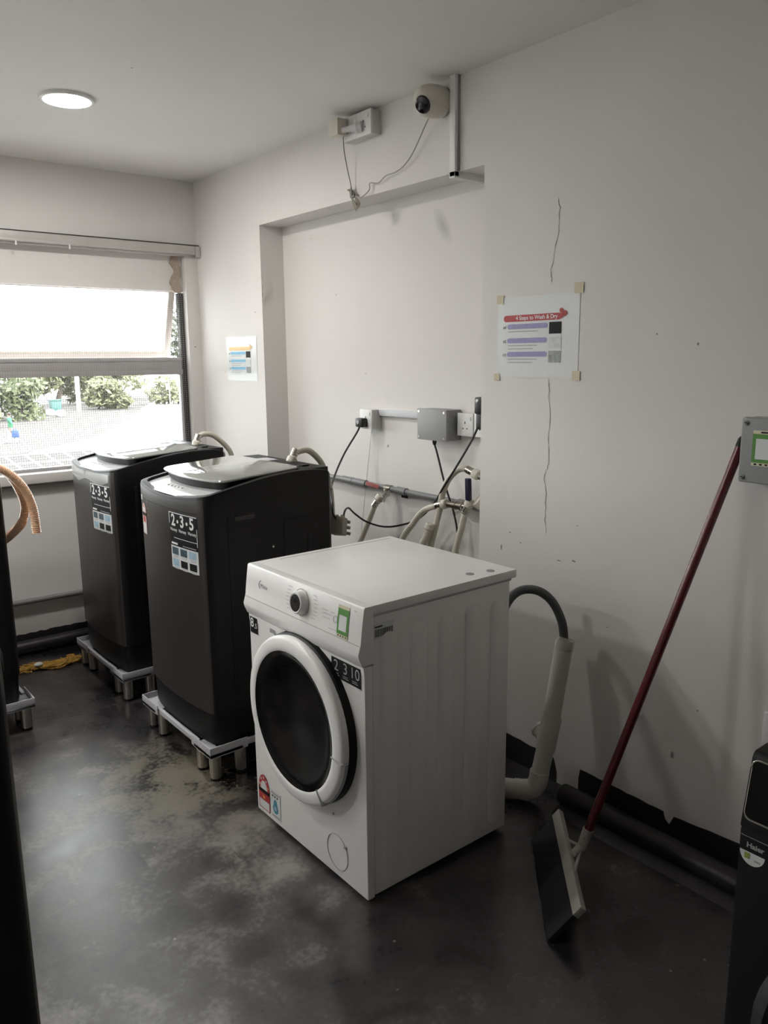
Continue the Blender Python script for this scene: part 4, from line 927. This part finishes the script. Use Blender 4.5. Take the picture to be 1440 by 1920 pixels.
part('middle_rail', MB().box((-3.30, 4.50, .931), (-.07, 4.505, .934)), gm, gr, smooth=0)
part('bracket', MB().box((-3.2, 4.30, .90), (-3.17, 4.70, .93)), gm, gr, smooth=0); part('bracket', MB().box((-.15, 4.30, .90), (-.12, 4.70, .93)), gm, gr, smooth=0)
LEAFS = [mat('leaf_a', (.058, .070, .030), .6, var=.5, scale=2), mat('leaf_b', (.082, .086, .040), .6, var=.5, scale=2), mat('leaf_c', (.040, .052, .030), .6, var=.5, scale=2)]
BARK = mat('bark', (.05, .04, .035), .9, var=.3)
def tree(name, label, x, y, rx, rz, zc, n, lf, size, seed):
    rnd = random.Random(seed); t = thing(name, label, 'tree' if name == 'tree' else 'bush', (x, y, GZ), 'greenery outside the window'); mb = MB()
    blobs = [(rnd.uniform(-.6, .6)*rx, rnd.uniform(-.5, .5)*rx, rnd.uniform(-.6, .6)*rz, rnd.uniform(.35, .6)) for _ in range(9)]
    for _ in range(n):
        bx, by, bz, br = rnd.choice(blobs); d = Vector((rnd.gauss(0, 1), rnd.gauss(0, 1), rnd.gauss(0, 1))).normalized()*rnd.uniform(.6, 1)
        c = Vector((x+bx+d.x*br*rx, y+by+d.y*br*rx, max(GZ+.1, zc+bz+d.z*br*rz)))
        u = Vector((rnd.gauss(0, 1), rnd.gauss(0, 1), rnd.gauss(0, 1))).normalized(); v_ = u.orthogonal().normalized(); s_ = size*rnd.uniform(.6, 1.3)
        mb.add([c-u*s_, c+v_*s_*.45, c+u*s_, c-v_*s_*.45], [(0, 1, 2, 3)])
    part('foliage', mb, lf, t, smooth=0)
    tk = MB(); tk.tube([(x, y, GZ), (x+.1*rx, y, GZ+(zc-GZ)*.5), (x, y, zc)], [.14+.03*rx, .10+.02*rx, .05], 8)
    for k in range(4):
        q = k*1.6; tk.tube([(x, y, GZ+(zc-GZ)*.45), (x+.5*rx*math.cos(q), y+.5*rx*math.sin(q), zc+.2*rz)], [.08, .03], 6)
    part('trunk', tk, BARK, t)
    return t
tree('tree', 'leafy tree outside, seen through the left of the window', 12.0, 69, 4.4, 3.6, .9, 2200, LEAFS[0], .42, 1)
tree('tree', 'yellow-green tree outside behind the pale post', 21.6, 80, 4.8, 4.0, .9, 2200, LEAFS[1], .45, 2)
tree('tree', 'tree outside showing in the gap beside the open sash', 37.2, 80, 4.4, 6.8, 4.2, 2400, LEAFS[2], .45, 3)
tree('tree', 'broad tree outside between the pale post and the thin pole', 30, 91, 5.0, 3.8, .6, 1800, LEAFS[1], .45, 4)
tree('tree', 'dark tree outside at the far left of the window', 2.8, 75, 4.4, 4.6, 1.6, 1800, LEAFS[2], .42, 9)
tree('bush', 'tall bush outside left of the teal bin', 13.9, 63.6, 2.5, 1.8, GZ+1.7, 1100, LEAFS[0], .30, 5)
tree('bush', 'low bush outside behind the walking person', 9.2, 57.5, 2.0, 1.5, GZ+1.4, 900, LEAFS[1], .30, 6)
tree('bush', 'tall bush outside at the foot of the pale post', 24.4, 72.5, 2.9, 1.8, GZ+1.7, 1200, LEAFS[1], .30, 7)
tree('bush', 'grassy bush outside near the thin dark pole', 32.0, 75, 3.2, 1.5, GZ+1.4, 900, LEAFS[1], .30, 8)
pst = thing('concrete_post', 'pale concrete post outside among the trees', 'post', (20.6, 70.5, GZ))
part('shaft', MB().prism([(20.48, 70.4), (20.78, 70.4), (20.78, 70.7), (20.48, 70.7)], 'z', GZ, GZ+4.6), gm, pst, bevel=.03); part('cap', MB().box((20.42, 70.34, GZ+4.6), (20.84, 70.76, GZ+4.7)), gm, pst, bevel=.02)
pol = thing('thin_pole', 'thin dark pole outside at the right of the window', 'pole', (26.3, 64.3, GZ))
part('shaft', MB().tube([(26.3, 64.3, GZ), (26.3, 64.3, GZ+2.4)], [.05, .035], 8), GREYP, pol); part('sign', MB().box((26.0, 64.25, GZ+1.9), (26.3, 64.3, GZ+2.4)), WHITEP, pol, bevel=.01)
bn = thing('wheeled_bin', 'teal bin outside beside the bushes', 'bin', (18.2, 69, GZ)); TEAL = mat('teal_plastic', (.035, .10, .095), .5)
part('bin_body', MB().prism([(17.85, GZ), (18.55, GZ), (18.65, GZ+1.1), (17.75, GZ+1.1)], 'y', 68.7, 69.4), TEAL, bn, bevel=.03); part('bin_lid', MB().box((17.7, 68.65, GZ+1.1), (18.7, 69.45, GZ+1.2)), TEAL, bn, bevel=.03)
for k, (x, y) in enumerate([(17.0, 66.5), (17.3, 64.8)]): tag(part('litter_sack', MB().ball((x, y, GZ+.28), (.45, .35, .30), 10, 7), WHITEP), ['white sack outside left of the teal bin', 'white sack outside nearest the teal bin'][k], 'sack')

# person walking outside, carrying a blue bag
def person(x, y):
    G = Vector((x, y, GZ))
    J = {'pel': (0, 0, .90), 'sp': (.02, 0, 1.12), 'ch': (.03, 0, 1.32), 'nk': (.035, 0, 1.42), 'hd': (.05, 0, 1.50), 'tp': (.05, 0, 1.62),
         'hl': (0, -.09, .86), 'kl': (.20, -.09, .48), 'al': (.26, -.09, .08), 'tl': (.44, -.09, .04),
         'hr': (0, .09, .86), 'kr': (-.10, .09, .48), 'ar': (-.38, .09, .12), 'tr': (-.24, .09, .04),
         'sl': (.03, -.17, 1.34), 'el': (.10, -.20, 1.08), 'wl': (.24, -.20, .90), 'fl': (.28, -.20, .83),
         'sr': (.03, .17, 1.34), 'er': (-.15, .20, 1.10), 'wr': (-.25, .19, .92), 'fr': (-.28, .19, .85)}
    Rr = {'pel': .13, 'sp': .12, 'ch': .14, 'nk': .05, 'hd': .085, 'tp': .07, 'hl': .09, 'hr': .09, 'kl': .06, 'kr': .06, 'al': .04, 'ar': .04, 'tl': .035, 'tr': .035,
          'sl': .06, 'sr': .06, 'el': .042, 'er': .042, 'wl': .03, 'wr': .03, 'fl': .028, 'fr': .028}
    E_ = [('pel','sp'),('sp','ch'),('ch','nk'),('nk','hd'),('hd','tp'),('pel','hl'),('hl','kl'),('kl','al'),('al','tl'),('pel','hr'),('hr','kr'),('kr','ar'),('ar','tr'),('ch','sl'),('sl','el'),('el','wl'),('wl','fl'),('ch','sr'),('sr','er'),('er','wr'),('wr','fr')]
    ks = list(J); me = bpy.data.meshes.new('person'); ang = math.radians(141); rot = Matrix.Rotation(ang, 3, 'Z')
    me.from_pydata([rot @ Vector(J[k]) for k in ks], [(ks.index(a), ks.index(b)) for a, b in E_], [])
    tmp = bpy.data.objects.new('tmp', me); C.objects.link(tmp)
    md = tmp.modifiers.new('skin', 'SKIN')
    if not me.skin_vertices: 
        bm = bmesh.new(); bm.from_mesh(me); bm.verts.layers.skin.verify(); bm.to_mesh(me); bm.free()
    for i, k in enumerate(ks):
        sv = me.skin_vertices[0].data[i]; sv.radius = (Rr[k], Rr[k]); sv.use_root = (k == 'pel')
    s2 = tmp.modifiers.new('sub', 'SUBSURF'); s2.levels = s2.render_levels = 2
    bpy.context.view_layer.update()
    em = bpy.data.meshes.new_from_object(tmp.evaluated_get(bpy.context.evaluated_depsgraph_get()))
    bpy.data.objects.remove(tmp)
    em.materials.clear()
    for mm in (mat('skin_tone', (.16, .10, .07), .6), mat('green_shirt', (.015, .115, .055), .8), mat('white_trousers', (.30, .30, .31), .8)): em.materials.append(mm)
    for p in em.polygons:
        z = p.center.z; lat = abs((rot.transposed() @ p.center).y); p.use_smooth = True
        p.material_index = 0 if (z > 1.41 or z < .05 or (lat > .15 and z < .98)) else (1 if z > .86 else 2)
    o = bpy.data.objects.new('person', em); C.objects.link(o); o.location = G
    tag(o, 'person outside in a green top and white trousers, walking', 'person')
    hb_ = part('hair', MB().ball(G+rot @ Vector((.02, 0, 1.60)), (.10, .10, .085), 12, 8), mat('dark_hair', (.03, .02, .02), .6), o)
    bagc = G+rot @ Vector((-.31, .19, .55))
    bg_ = thing('shopping_bag', 'blue bag carried by the person outside', 'bag', bagc-Vector((0, 0, .20)))
    bm_ = mat('blue_bag', (.025, .055, .16), .6)
    part('bag_body', MB().obox(bagc, rot @ Vector((.18, 0, 0)), rot @ Vector((0, .07, 0)), Vector((0, 0, .20))), bm_, bg_, bevel=.04)
    part('bag_strap', MB().tube(spline([bagc+rot @ Vector((-.1, 0, .18)), G+rot @ Vector((-.285, .19, .83)), bagc+rot @ Vector((.1, 0, .18))], 6), .014, 6), bm_, bg_)
person(8.9, 45.5)
